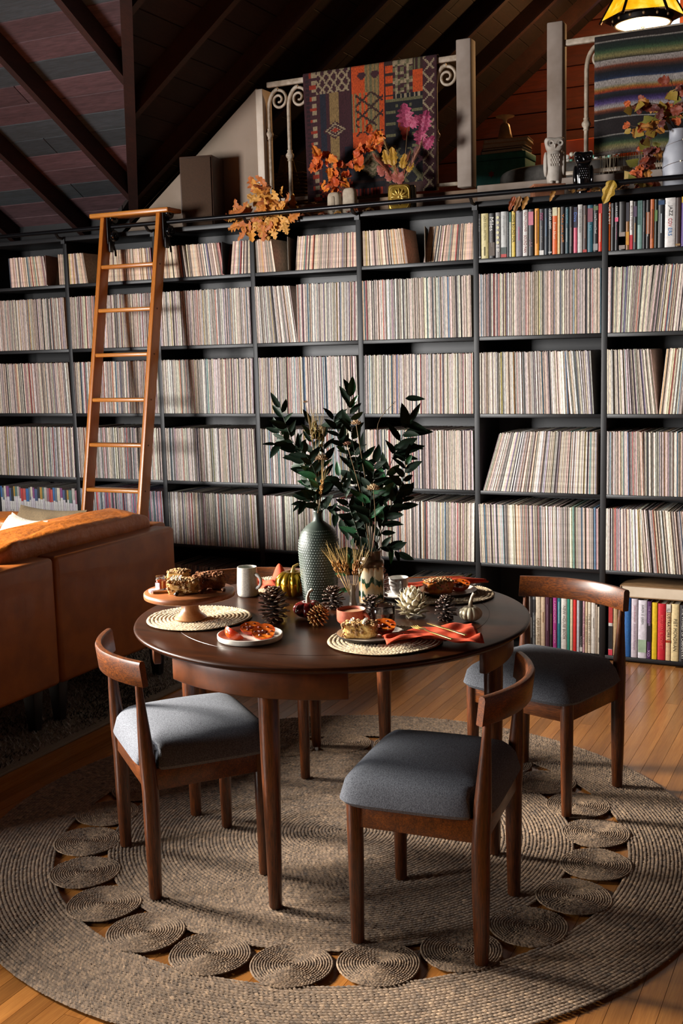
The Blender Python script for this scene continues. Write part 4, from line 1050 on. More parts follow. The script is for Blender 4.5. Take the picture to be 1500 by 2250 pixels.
def fold3(u, v):
    x = (u-.5)*.22; y = (v-.5)*.12
    z = .010+.012*math.exp(-((v-.3)/.2)**2)*(1-u*.3)+.07*math.exp(-((u-.35)/.16)**2-((v-.75)/.2)**2)+.005*sin(12*u+7*v)+.004*sin(21*v); return (x, y, max(z, .0016))
napkin('peaked orange napkin between the grey mug and the gold pumpkin', (-.508, -2.165, ZM), R(-35), 0, 0, fold3)
t = thing('napkin_hem', None, None); bpy.data.objects.remove(t)
M_goldc = P('brushed_gold', '#c29a52', .3, '#a57f3e', 80, metal=1)
def cutlery(kind, label, loc, rz, tilt=0):
    t = thing(kind, label, kind, loc, rz, 'gold cutlery'); g = G()
    g.box(-.115, -.005, -.0045, .0045, 0, .003).obj('handle', M_goldc, t, bevel=.001)
    g = G()
    if kind == 'knife': g.prism([(-.006, -.004, .0003), (.03, -.007, .0003), (.075, -.006, .0003), (.088, .003, .0003), (.08, .006, .0003), (-.006, .004, .0003)], (0, 0, .002)); g.obj('blade', M_goldc, t, bevel=.0005)
    else:
        g.prism([(-.006, -.0025, .0), (.028, -.0025, .002), (.038, -.011, .002), (.048, -.011, .002), (.048, .011, .002), (.038, .011, .002), (.028, .0025, .002), (-.006, .0025, .0)], (0, 0, .002)); g.obj('neck', M_goldc, t)
        for k in range(4):
            yy = -.0095+k*.0063
            g = G().tube([(.046, yy, .003), (.07, yy, .001), (.088, yy, .004)], [.0016, .0014, .0008], 6); g.obj('tine', M_goldc, t, 60)
    return t
o = cutlery('fork', 'gold fork lying on the near orange napkin', (.262, -2.667, ZM+.032), R(143)); o.rotation_euler.y = R(2)
o = cutlery('knife', 'gold knife lying on the near orange napkin', (.285, -2.620, ZM+.034), R(143)); o.rotation_euler.y = R(2)
o = cutlery('knife', 'gold knife lying on the far orange napkin', (.0, -1.90, ZT+.034), R(30))
# pumpkins
def pumpkin(label, x, y, r, h, m, sm, nrib=8, depth=.17, stem=None, z=ZT, seed=0, name='pumpkin'):
    t = thing(name, label, 'pumpkin', (x, y, z), seed)
    def f(u, v):
        a = 2*PI*u; b = -PI/2+PI*v
        rib = 1-depth*(1-abs(sin(nrib*a/2)))**1.6*(cos(b)**.3 if cos(b) > 1e-6 else 0)
        rr = r*cos(b)*rib
        zz = h/2+h/2*sin(b)*(1-.0)-h*.16*math.exp(-(cos(b)/.32)**2)*(1 if b > 0 else -1)*(1 if b > 0 else .3)
        return (rr*cos(a), rr*sin(a), max(zz, 0))
    G().grid(f, nrib*10, 24, True).obj('shell', m, t, 180)
    pts = stem or [(0, 0, h*.78), (.002, 0, h*1.02), (.008, .002, h*1.22), (.016, .004, h*1.35)]
    G().tube(pts, [.010, .0055, .0045, .0055][:len(pts)], 8).obj('stem', sm, t, 50); return t
pumpkin('large glossy gold pumpkin beside the tall green vase', -.410, -2.232, .062, .098, M_gold, P('bronze_stem', '#8a7038', .4, metal=.5), 10, .16, [(0, 0, .08), (.0, .01, .105), (.012, .022, .112)])
M_redp = P('maroon_lacquer', '#6a1a16', .18, '#551210', 12, coat=.6)
pumpkin('glossy dark red pumpkin in the middle of the table', -.222, -2.478, .050, .056, M_redp, P('pale_stem', '#b3a285', .6), 8, .2, [(0, 0, .044), (-.002, -.001, .066), (.003, .002, .083), (.012, .006, .090)])
pumpkin('small cream white pumpkin at the right of the table', .270, -2.350, .0365, .050, P('cream_pumpkin', '#f0e6c8', .4, '#e2d5b0', 60), P('pale_stem', '#b3a285', .6), 12, .13, [(0, 0, .04), (.001, 0, .060), (.006, .0, .078), (.012, .002, .088)])
# pinecones
M_cone = vcol('pinecone_scale', .6, 0)
def pinecone(label, x, y, r, h, n, cbase, ctip, z=ZT, rot=None, seed=1, open_=1.0, group='pinecones on the table', metal=None):
    t = thing('pinecone', label, 'pinecone', (x, y, z), seed, group)
    g = G(); rr = random.Random(seed); cb, ct = lin(cbase), lin(ctip)
    MM = rot if rot is not None else Matrix.Identity(4); g.M = MM
    for k in range(n):
        f = (k+.5)/n; ang = k*2.39996
        prof = (sin(PI*min(f*.86+.12, 1)))**.75; rad = r*prof; zc = h*f
        el = R(-25+95*f)*open_                       # lower scales droop, upper ones point up
        L = rad*1.0+.004; w = r*.30*(.6+.6*prof); th_ = .0016
        d = Vector((cos(ang)*cos(el), sin(ang)*cos(el), sin(el))); s = Vector((-sin(ang), cos(ang), 0)); u = d.cross(s)*-1
        o = Vector((0, 0, zc-.10*h*sin(el))); jit = rr.uniform(.88, 1.08)
        a = o+d*L*.25; b = o+d*L*.78*jit; c = o+d*L*jit
        vs = [a-s*w*.25, a+s*w*.25, b+s*w*.62+u*.001, c+s*w*.22+u*.003, c-s*w*.22+u*.003, b-s*w*.62+u*.001]
        vs2 = [v-u*th_*(1.6 if i in (2, 3, 4, 5) else 1) for i, v in enumerate(vs)]
        i0 = len(g.v)
        g.cc = tuple(q*rr.uniform(.75, 1.2) for q in cb)
        g.add(vs+vs2, [(0, 1, 2, 5), (6, 11, 8, 7), (0, 6, 7, 1), (1, 7, 8, 2), (0, 5, 11, 6)])
        g.f.pop(); g.m.pop(); g.c.pop()
        base = i0
        for ff, tip in (((5, 2, 3, 4), 1), ((2, 8, 9, 3), 1), ((3, 9, 10, 4), 1), ((4, 10, 11, 5), 1), ((11, 10, 9, 8), 0), ((0, 5, 11, 6), 0)):
            g.f.append(tuple(base+i for i in ff)); g.m.append(0); g.c.append(tuple(q*rr.uniform(.8, 1.15) for q in (ct if tip else cb)))
    g.obj('scales', M_cone if not metal else metal, t)
    g = G(); g.M = MM; g.lathe([(0, 0), (r*.25, .002), (r*.32, h*.4), (r*.12, h*.92), (0, h*.96)], 10, cap=False).obj('core', P('cone_core', '#2a1a12', .8), t, 180)
    return t
pinecone('large brown pinecone standing left of the red pumpkin', -.300, -2.560, .047, .112, 95, '#4a2e1e', '#7a583c', seed=1)
pinecone('small gold-tipped pinecone in front of the red pumpkin', -.150, -2.555, .030, .052, 75, '#7a4a1c', '#c08a44', seed=2, rot=Matrix.Translation((0, 0, .026)) @ Matrix.Rotation(R(35), 4, 'X') @ Matrix.Translation((0, 0, -.022)))
pinecone('brown pinecone between the bud vase and the green vase', -.205, -2.335, .036, .072, 60, '#3b2518', '#6a4a34', seed=3)
pinecone('copper-coloured pinecone leaning behind the bud vase', -.118, -2.16, .032, .125, 90, '#6a2f18', '#a05a34', seed=4)
pinecone('dark pinecone in front of the drip-glazed vase', -.048, -2.385, .036, .060, 50, '#352216', '#60432e', seed=5)
pinecone('dark pinecone just left of the small white pumpkin', .196, -2.365, .033, .078, 70, '#332015', '#573d2a', seed=6)
pinecone('dark pinecone tucked between the saucer and the artichoke', .015, -2.255, .024, .070, 45, '#241913', '#4a3a30', seed=7)
# artichoke-like cream flower head
t = thing('dried_artichoke', 'cream dried artichoke head in front of the far plate', 'artichoke', (.080, -2.350, ZT))
g = G(); rr = random.Random(3); r = .040
for k in range(64):
    f = (k+.5)/64; ang = k*2.39996; b = R(-60+145*f)
    c0 = Vector((r*.75*cos(b)*cos(ang), r*.75*cos(b)*sin(ang), r*.98+r*.82*sin(b)))
    out = Vector((cos(ang)*cos(b), sin(ang)*cos(b), sin(b))); s = Vector((-sin(ang), cos(ang), 0)); upv = out.cross(s)*-1
    if upv.z < 0: upv = -upv
    L = .024*(1-.3*f); w = .0125*(1-.3*f)
    def pt(u, v):
        x = (u*2-1); wd = w*(sin(PI*min(.18+.82*v, 1))**.7)
        return c0+s*(x*wd)+upv*(L*(v-.25))+out*(.003+.010*v*v+.003*(1-x*x)+.010*v)
    g.grid(pt, 4, 5)
o = g.obj('petals', P('cream_bract', '#e6dcc0', .7, '#c4b492', 90), t, 180); m = o.modifiers.new('s', 'SOLIDIFY'); m.thickness = .0012
G().ball((0, 0, r), (r*.72, r*.72, r*.85), 20, 14).obj('heart', P('bract_core', '#7a6c52', .9), t, 180)

# ---- vases
def vase_green():
    t = thing('tall_vase', 'tall grey-green textured ceramic vase holding dark leafy branches', 'vase', (-.305, -2.235, ZT))
    prof = [(0, 0), (.050, 0), (.056, .004), (.061, .05), (.066, .12), (.069, .17), (.067, .205), (.058, .232), (.042, .252), (.026, .264), (.0165, .272), (.0145, .282), (.0145, .300), (.016, .306), (.0125, .306), (.0115, .28), (.0, .26)]
    G().lathe(prof, 72, cap=False).obj('body', P('grey_green_glaze', '#39433c', .42, '#2d3630', 14), t, 180)
    # carved dashes in staggered rows, standing slightly proud
    g = G()
    def rad(z):
        for (r0, z0), (r1, z1) in zip(prof[1:], prof[2:]):
            if z0 <= z <= z1 and z1 > z0: return r0+(r1-r0)*(z-z0)/(z1-z0)
        return .0145
    nz = 27; na = 46
    for k in range(nz):
        z = .012+k*.0088; r_ = rad(z); r2 = rad(z+.0055)
        for j in range(na):
            a = 2*PI*(j+.5*(k % 2))/na; w = PI/na*.8
            p = lambda aa, zz, rr_, o: ((rr_+o)*cos(aa), (rr_+o)*sin(aa), zz)
            vs = [p(a-w, z, r_, 0), p(a+w, z, r_, 0), p(a+w*.6, z+.0028, r2, .0), p(a-w*.6, z+.0028, r2, 0), p(a-w*.6, z+.0006, r_, .0013), p(a+w*.6, z+.0006, r_, .0013), p(a, z+.0026, r2, .0007)]
            g.add(vs, [(0, 1, 5, 4), (1, 2, 6, 5), (3, 0, 4, 6), (2, 3, 6), (4, 5, 6)])
    o = g.obj('carved_dashes', P('dash_glaze', '#7f8a81', .35, '#667068', 20), t); o['kind'] = 'stuff'
    return t
v1 = vase_green()
t = thing('drip_vase', 'cylindrical cream vase with green drip bands and brown neck', 'vase', (-.114, -2.236, ZT)); v2 = t
m, nt, b = mat_base('drip_glaze'); setin(b, rough=.22, coat=.4)
v = coords(nt); sep = nt.nodes.new('ShaderNodeSeparateXYZ'); nt.links.new(v, sep.inputs[0])
nz_ = noise(nt, coords(nt, (1, 1, .12)), 75, 2, .5)
def mth(op, a, b_):
    n = nt.nodes.new('ShaderNodeMath'); n.operation = op
    for i, q_ in enumerate((a, b_)):
        if hasattr(q_, 'links'): nt.links.new(q_, n.inputs[i])
        else: n.inputs[i].default_value = q_
    return n.outputs[0]
zz = mth('ADD', sep.outputs[2], mth('MULTIPLY', mth('SUBTRACT', nz_, .5), .075))
fac = mth('MULTIPLY', zz, 1/.13)
cr, gr, br, tn = lin('#d9ccae'), lin('#23402a'), lin('#4b3322'), lin('#cfa873')
c = ramp(nt, fac, [(0, cr), (.16, tn), (.20, tn), (.215, gr), (.345, gr), (.36, cr), (.52, tn), (.56, tn), (.575, gr), (.70, gr), (.715, cr), (.90, cr), (.93, tn), (1, br)])
setcol(nt, b, c)
G().lathe([(0, 0), (.036, 0), (.041, .004), (.042, .02), (.042, .128)], 56, cap=False).obj('body', m, t, 50)
M_bneck = P('bronze_glaze', '#6d5238', .28, '#54402c', 9, metal=.3, coat=.3)
G().lathe([(.042, .128), (.0435, .131), (.0435, .142), (.042, .148), (.036, .151), (.0345, .153), (.0345, .178), (.0355, .181), (.032, .181), (.031, .15), (0, .14)], 56, cap=False).obj('neck', M_bneck, t, 50)
t = thing('bud_vase', 'slim fluted clear bud vase with wheat ears, behind the terracotta cup', 'vase', (-.138, -2.330, ZT)); v3 = t
G().lathe([(0, 0), (.0165, 0), (.0175, .003), (.0155, .010), (.0105, .03), (.0085, .055), (.0095, .078), (.0105, .082), (.0085, .082), (.007, .055), (.008, .02), (0, .012)], 32, wob=lambda a, v_: 1+.05*sin(8*a), cap=False).obj('glass', P('frosted_glass', '#c9b8a0', .2, trans=.55, coat=.3), t, 60)

# ---- leaves.  local frame of a bouquet: a = to the right as seen from the table's near side, d = away, h = up
RT = Vector((.8987, .4386, 0)); AW = Vector((-.4386, .8987, 0)); UP = Vector((0, 0, 1))
def leaf_mesh(name, m, L=1, w=.3, fold=.15, curl=.25, tip=.5, seed=0, n=6, wavy=0):
    """blade along +x, unit length"""
    g = G()
    def f(u, v):
        x = v; y = (u*2-1); wd = w*.5*(max(sin(PI*x**tip), 0))**.8
        return (x, y*wd*(1+wavy*sin(x*30)), fold*abs(y)*wd*2+curl*x*x*-.5+wavy*.1*sin(x*20+y*4))
    g.grid(f, 4, n)
    o_ = g.mesh(name, m, 180); return o_
LV = [leaf_mesh('leaf', M_green, w=w_, fold=f_, curl=c_, tip=t_) for (w_, f_, c_, t_) in ((.34, .2, .3, .75), (.30, .3, -.2, .7), (.38, .15, .5, .8), (.26, .25, .1, .65))]
LVb = [leaf_mesh('leaf', M_green2, w=w_, fold=f_, curl=c_, tip=t_) for (w_, f_, c_, t_) in ((.34, .2, .3, .75), (.30, .3, -.2, .7))]
def orient(o, pos, d, nrm, L, s=1):
    d = d.normalized(); n_ = (nrm-d*nrm.dot(d)); n_ = n_.normalized() if n_.length > .01 else d.orthogonal().normalized(); y = n_.cross(d)
    o.matrix_local = Matrix.Translation(pos) @ Matrix((d, y, n_)).transposed().to_4x4() @ Matrix.Diagonal((L, L*s, L, 1))
def bezier(pts, n):
    """Catmull-Rom through pts"""
    P_ = [Vector(p) for p in pts]; P_ = [P_[0]*2-P_[1]]+P_+[P_[-1]*2-P_[-2]]; out = []
    m_ = len(P_)-3
    for k in range(n+1):
        t_ = k/n*m_; i = min(int(t_), m_-1); t_ -= i; a, b_, c_, d_ = P_[i:i+4]
        out.append(.5*((2*b_)+(c_-a)*t_+(2*a-5*b_+4*c_-d_)*t_*t_+(3*b_-a-3*c_+d_)*t_**3))
    return out
def A3(a, h, d): return RT*a+UP*h+AW*d
def spray(par, pts, nl, L0, L1, q, meshes, r0=.0022, start=.25, wid=1, splay=55, stemm=None):
    """a leafy branch: stem + alternating leaves"""
    c = bezier([A3(*p) for p in pts], 26)
    G().tube(c, [lerp(r0, r0*.35, i/26) for i in range(27)], 6).obj('stem', stemm or M_gtwig, par, 180)
    nl = int(nl*1.45)
    for k in range(nl):
        f = lerp(start, 1, (k+.6)/nl); i = min(int(f*26), 25); p = c[i]; tg = (c[i+1]-c[i]).normalized()
        side = 1 if k % 2 else -1
        ax = (RT*q.uniform(.5, 1)+AW*q.uniform(-.8, .8)+UP*q.uniform(-.3, .3)).normalized()*side
        sp = R(q.uniform(splay*.6, splay*1.25)) if f < .96 else R(10)
        d = tg*cos(sp)+(ax-tg*ax.dot(tg)).normalized()*sin(sp)
        L = lerp(L0, L1, f)*q.uniform(.8, 1.2)
        o = link('leaf', q.choice(meshes), par); orient(o, p, d, AW*-1+UP*q.uniform(-.2, .9)+RT*q.uniform(-.8, .8), L*1.12, wid*1.15)
q = random.Random(21)
mx = LV*4+LVb
br1 = thing('leafy_branches', 'dark green leafy branches in the tall grey-green vase, reaching left', 'branches', (-.305, -2.235, ZT))
# (a, h, d) metres from the vase foot
for pts, nl, L0, L1 in (
    ([(0, .25, 0), (-.01, .33, .0), (-.035, .45, -.01), (-.085, .56, .0), (-.12, .665, .01)], 15, .058, .05),
    ([(0, .25, 0), (0, .34, .01), (-.04, .46, .03), (-.09, .52, .05), (-.135, .585, .06)], 13, .06, .045),
    ([(0, .25, 0), (.01, .34, -.01), (-.01, .45, -.02), (-.06, .52, -.04), (-.145, .535, -.05)], 12, .055, .05),
    ([(0, .25, 0), (.01, .31, 0), (-.03, .345, -.02), (-.055, .33, -.03)], 7, .05, .045),
    ([(0, .25, 0), (.02, .31, -.01), (.06, .30, -.03), (.10, .255, -.05), (.15, .215, -.06)], 9, .06, .05),
    ([(0, .25, 0), (.0, .38, .0), (-.01, .5, .02), (-.02, .6, .02)], 11, .055, .05),
    ([(0, .25, 0), (.01, .36, .02), (.02, .45, .02), (.03, .56, .03)], 10, .055, .05)):
    spray(br1, pts, nl, L0, L1, q, mx)
br2 = thing('leafy_branches', 'dark green leafy branches in the drip-glazed vase, the taller spread bouquet', 'branches', (-.114, -2.236, ZT))
for pts, nl, L0, L1 in (
    ([(0, .15, 0), (-.01, .28, 0), (-.03, .42, .0), (-.055, .58, .01), (-.055, .70, .02)], 20, .06, .055),
    ([(0, .15, 0), (-.02, .28, .01), (-.05, .42, .02), (-.09, .55, .02), (-.115, .62, .02)], 16, .055, .05),
    ([(.01, .15, 0), (.02, .27, -.01), (.04, .38, -.02), (.08, .49, -.03), (.14, .62, -.03)], 13, .06, .075),
    ([(.01, .15, 0), (.03, .25, -.02), (.07, .33, -.03), (.11, .42, -.05), (.12, .50, -.05)], 14, .06, .05),
    ([(.01, .15, 0), (.03, .22, 0), (.06, .28, .01), (.10, .32, .01), (.12, .36, .01)], 10, .055, .05),
    ([(-.01, .15, 0), (-.04, .24, -.01), (-.07, .34, -.01), (-.10, .44, -.02)], 13, .055, .05),
    ([(0, .15, 0), (0, .3, -.03), (.01, .40, -.04), (.02, .48, -.04)], 14, .055, .055),
    ([(0, .15, 0), (.03, .19, -.02), (.06, .195, -.03), (.09, .175, -.04)], 7, .05, .045),
    ([(0, .15, 0), (-.03, .18, -.02), (-.06, .19, -.03), (-.05, .16, -.04)], 6, .05, .05),
    ([(0, .15, 0), (.01, .28, .03), (-.01, .40, .04), (-.02, .52, .04)], 14, .055, .05)):
    spray(br2, pts, nl, L0, L1, q, mx)
# big ruscus leaves on the right spray
for (a, h, d, ex, eh, L) in ((.085, .50, -.03, .9, .16, .10), (.115, .565, -.03, .9, -.03, .095), (.11, .60, -.03, 1, -.45, .09), (.075, .515, -.03, .95, .1, .08), (.12, .675, -.03, .95, -.1, .065), (.10, .49, -.04, .95, -.2, .06), (.12, .53, -.03, .9, -.35, .06)):
    o = link('leaf', LV[1], br2); orient(o, A3(a, h, d), RT*ex+UP*eh, AW*-1+UP*.6, L, 1.1)
# bright leaves low at the vase
for (a, h, d, ex, eh, L) in ((-.075, .105, -.02, -.9, .1, .045), (-.07, .055, -.02, -.9, -.1, .05), (-.06, .125, -.05, -.3, 1, .06)):
    o = link('leaf', LVb[0], br2); orient(o, A3(a, h, d), RT*ex+UP*eh, AW*-1+UP*.5, L, 1)
# dried flower heads
def scabiosa(label, base, top, r, par_loc, c='#b59a78', n=34, seed=1):
    t = thing('dried_flower', label, 'flower', par_loc, 0, 'round dried flower heads')
    pts = bezier([A3(*base), (A3(*base)+A3(*top))/2+RT*.01, A3(*top)], 8)
    G().tube(pts, .0012, 6).obj('stem', M_stem, t, 180)
    g = G(); p = A3(*top); rr = random.Random(seed)
    for k in range(n):
        f = (k+.5)/n; b_ = R(5+80*(1-f)); ang = k*2.39996
        b_ = R(90)*(1-f**.5); d = RT*cos(ang)*cos(b_)+AW*sin(ang)*cos(b_)+UP*(sin(b_)*.9+.25); d.normalize(); s = d.cross(UP).normalized() if abs(d.z) < .98 else RT
        w = r*.16; L = r*rr.uniform(.85, 1.1)
        g.add([p+d*L*.2, p+d*L*.7+s*w, p+d*L, p+d*L*.7-s*w, p+d*L*.75-UP*.001+d.cross(s)*w*.5], [(0, 1, 2, 3), (0, 1, 4), (4, 1, 2), (4, 2, 3), (0, 4, 3)])
    g.obj('petals', P('dried_petal'+c[1:], c, .8), t)
    return t
L1_, L2_ = (-.305, -2.235, ZT), (-.114, -2.236, ZT)
scabiosa('dried tan flower head above the right-hand vase, facing the camera', (.0, .17, -.05), (.012, .385, -.06), .026, L2_, '#c0a37e', 44, 1)
scabiosa('dried tan flower head low among the leaves of the left-hand vase', (.0, .30, -.03), (.018, .478, -.05), .023, L1_, '#a98a66', 40, 2)
scabiosa('dried tan flower head high in the middle of the bouquet', (.0, .17, .0), (-.038, .595, -.04), .020, L2_, '#b08f6b', 34, 3)
scabiosa('dark dried flower head half hidden in the middle leaves', (.0, .17, .0), (-.068, .53, -.03), .016, L2_, '#7a4f38', 26, 4)
scabiosa('tiny dried flower on a thin stem, topmost at the left', (.0, .30, .0), (-.03, .665, -.02), .010, L1_, '#8a6a4c', 16, 5)
t = thing('grass_stem', 'thin bare grass stem arching to the right above the bouquet', 'grass', L2_)
G().tube(bezier([A3(.0, .17, 0), A3(.03, .5, 0), A3(.035, .60, 0), (A3(.09, .665, 0))], 14), .0009, 5).obj('stem', M_stem, t, 180)
# wheat
def wheat(label, loc, base, top, n=10, c='#b98a42', aw=.07, seed=1, grp='wheat ears'):
    t = thing('wheat_ear', label, 'wheat', loc, 0, grp)
    b_, p = A3(*base), A3(*top); d = (p-b_).normalized(); rr = random.Random(seed)
    G().tube([b_, b_.lerp(p, .5), p], .0011, 6).obj('stem', P('straw', '#b08d50', .6), t, 180)
    g = G(); s1 = d.orthogonal().normalized(); s2 = d.cross(s1)
    for k in range(n*2):
        q_ = p+d*(k//2)*.0042; a = (k % 2)*PI+rr.uniform(-.7, .7)+(k//2)*.5
        o_ = s1*cos(a)+s2*sin(a); dd = (d+o_*.45).normalized()
        g.tube([q_+o_*.001, q_+o_*.0025+dd*.004, q_+o_*.003+dd*.009], [.0008, .0022, .0006], 5)
    g.obj('grains', P('wheat_'+c[1:], c, .6, '#8a6128', 200), t, 180)
    g = G()
    for k in range(n):
        q_ = p+d*k*.0042; a = rr.uniform(0, 6.3); o_ = s1*cos(a)+s2*sin(a); g.tube([q_, q_+d*aw*.5+o_*aw*.07, q_+d*aw+o_*aw*.2], [.0004, .00035, .0002], 4, False)
    g.obj('awns', P('straw_awn', '#c9a865', .6), t)
q = random.Random(8); L3_ = (-.138, -2.330, ZT)
for k, (a, h, d) in enumerate(((-.045, .125, -.01), (-.032, .118, .01), (-.02, .12, -.01), (-.012, .112, .0), (.006, .112, .01), (.014, .118, 0), (.022, .108, -.005), (-.038, .105, .005))):
    wheat(nth(k+1)+' of eight wheat ears fanning out of the small bud vase', L3_, (0, .03, 0), (a, h, d), 10, '#b5823a' if k not in (4, 5) else '#a86526', .075, k)
for k, (a, h, d) in enumerate(((.0, .62, -.01), (.012, .60, 0), (-.01, .60, 0), (.02, .575, .01))):
    wheat(nth(k+1)+' of four pale green wheat ears among the branches of the left-hand vase', L1_, (0, .30, 0), (a, h-.06, d), 9, '#8d8a4a', .075, 20+k, 'wheat in the tall vase')
wheat('golden wheat ear hanging low beside the neck of the tall vase', L1_, (.0, .29, 0), (.012, .365, -.04), 13, '#b07a2a', .08, 33, 'wheat in the tall vase')

# ================================================================== LOFT
def post(label, x, y, z0, z1, w=.083):
    t = thing('wooden_post', label, 'post', (x, y, z0), 0, 'white loft posts')
    G().box(0, w, 0, w, 0, z1-z0).obj('shaft', M_beam, t, bevel=.006)
    G().box(-.002, w+.002, -.002, w+.002, z1-z0-.016, z1-z0-.004).obj('cap', P('post_cap', '#8c7b66', .8, '#5e5244', 20), t, bevel=.003) if False else None
    return t
post('square white-painted post left of the gap in the loft railing', -.735, .342, 2.44, 3.20)
post('taller square white-painted post behind the white owl figure', -.243, .342, 2.44, 3.215)
M_iron = P('cream_iron', '#c2b29f', .5, '#9a8872', 30, .2, 200)
def scroll(g, cx, cz, r, y, s=1, turns=1.6, rad=.0085):
    pts = []; n = 44
    for k in range(n):
        f = k/(n-1); a = PI/2-s*0 - s*f*turns*2*PI; rr = r*(1-.82*f)
        pts.append((cx+rr*cos(a), y, cz+rr*sin(a)-0))
    g.tube(pts, [rad*(1-.25*k/n) for k in range(n)], 8)
def headboard(label, x0, x1, y, z0, z1, bars, grp='iron loft railings'):
    t = thing('iron_railing', label, 'railing', (0, 0, 0), 0, grp)
    G().box(x0, x1, y-.012, y+.012, z1-.03, z1).obj('top_rail', M_iron, t, bevel=.004)
    G().box(x0, x1, y-.01, y+.01, z0+.015, z0+.035).obj('bottom_rail', M_iron, t, bevel=.003)
    for (xb, s, kz) in bars:
        g = G(); pts = [(xb, y, z0), (xb, y, z1-.16)]
        for k in range(1, 9):
            a = k/8*PI/2; pts.append((xb+s*.065*(1-cos(a)), y, z1-.16+.115*sin(a)))
        g.tube(pts, .0115, 10); b_ = g.obj('bar', M_iron, t, 60)
        g = G(); scroll(g, xb+s*.068, z1-.105, .055, y, s, 1.55, .009); g.obj('scroll', M_iron, t, 60)
        g = G(); g.lathe([(.0, -.035), (.016, -.03), (.014, -.018), (.022, -.008), (.024, 0), (.022, .008), (.014, .018), (.016, .03), (0, .035)], 16, (xb, y, kz), cap=False); g.obj('knuckle', M_iron, t, 60)
    return t
headboard('cream iron scroll railing behind the kilim, left half of the loft', -1.90, -.735, .375, 2.44, 3.13, ((-1.895, 1, 2.84), (-1.765, 1, 2.71), (-.865, 1, 2.73)))
headboard('cream iron railing behind the striped blanket, right end of the loft', -.16, 1.0, .375, 2.44, 3.125, ((-.045, 1, 2.70),))

# textiles: dyed colour per woven cell
def textile(name, x0, x1, z0, z1, yf, colf, nu, nv, m, par, sag=None, skew=0, back=.10):
    """hangs over the rail at z1: front face (colf) and a short back fall"""
    g = G(); y0 = yf
    def pos(u, v):
        x = lerp(x0, x1, u)+skew*(1-v)*(.5-u)+.0
        z = lerp(z0, z1, v)+(sag(u, v) if sag else 0)
        y = y0+.006*sin(u*17+v*2)*(1-v)+.004*sin(u*41)*(1-v)
        return (x, y, z)
    for j in range(nv):
        for i in range(nu):
            g.cc = colf((i+.5)/nu, (j+.5)/nv)
            g.add([pos(i/nu, j/nv), pos((i+1)/nu, j/nv), pos((i+1)/nu, (j+1)/nv), pos(i/nu, (j+1)/nv)], [(0, 1, 2, 3)])
    for i in range(nu):                       # over the rail and down the back
        g.cc = colf((i+.5)/nu, .99); a, b = pos(i/nu, 1), pos((i+1)/nu, 1)
        pr = [(0, 0), (.006, .008), (.018, .011), (.032, .008), (.038, 0), (.038, -back)]
        for (ya, za), (yb, zb_) in zip(pr, pr[1:]):
            g.add([(a[0], a[1]+ya, a[2]+za), (b[0], b[1]+ya, b[2]+za), (b[0], b[1]+yb, b[2]+zb_), (a[0], a[1]+yb, a[2]+zb_)], [(0, 1, 2, 3)])
    me = g.mesh(name, m, 180); bmx = bmesh.new(); bmx.from_mesh(me); bmesh.ops.remove_doubles(bmx, verts=bmx.verts, dist=1e-5); bmx.to_mesh(me); bmx.free()
    o = link(name, me, par); md = o.modifiers.new('t', 'SOLIDIFY'); md.thickness = .003; md.offset = 0; return o
K = {k: lin(v) for k, v in dict(pl='#3a1a20', dp='#26141a', rd='#8a2a16', ora='#b54414', tan='#80663f', cr='#8f7d62', gr='#5d583c', bl='#131116', br='#331c16', pk='#5e3a42', nv='#1e1f2b', mst='#7d602b').items()}
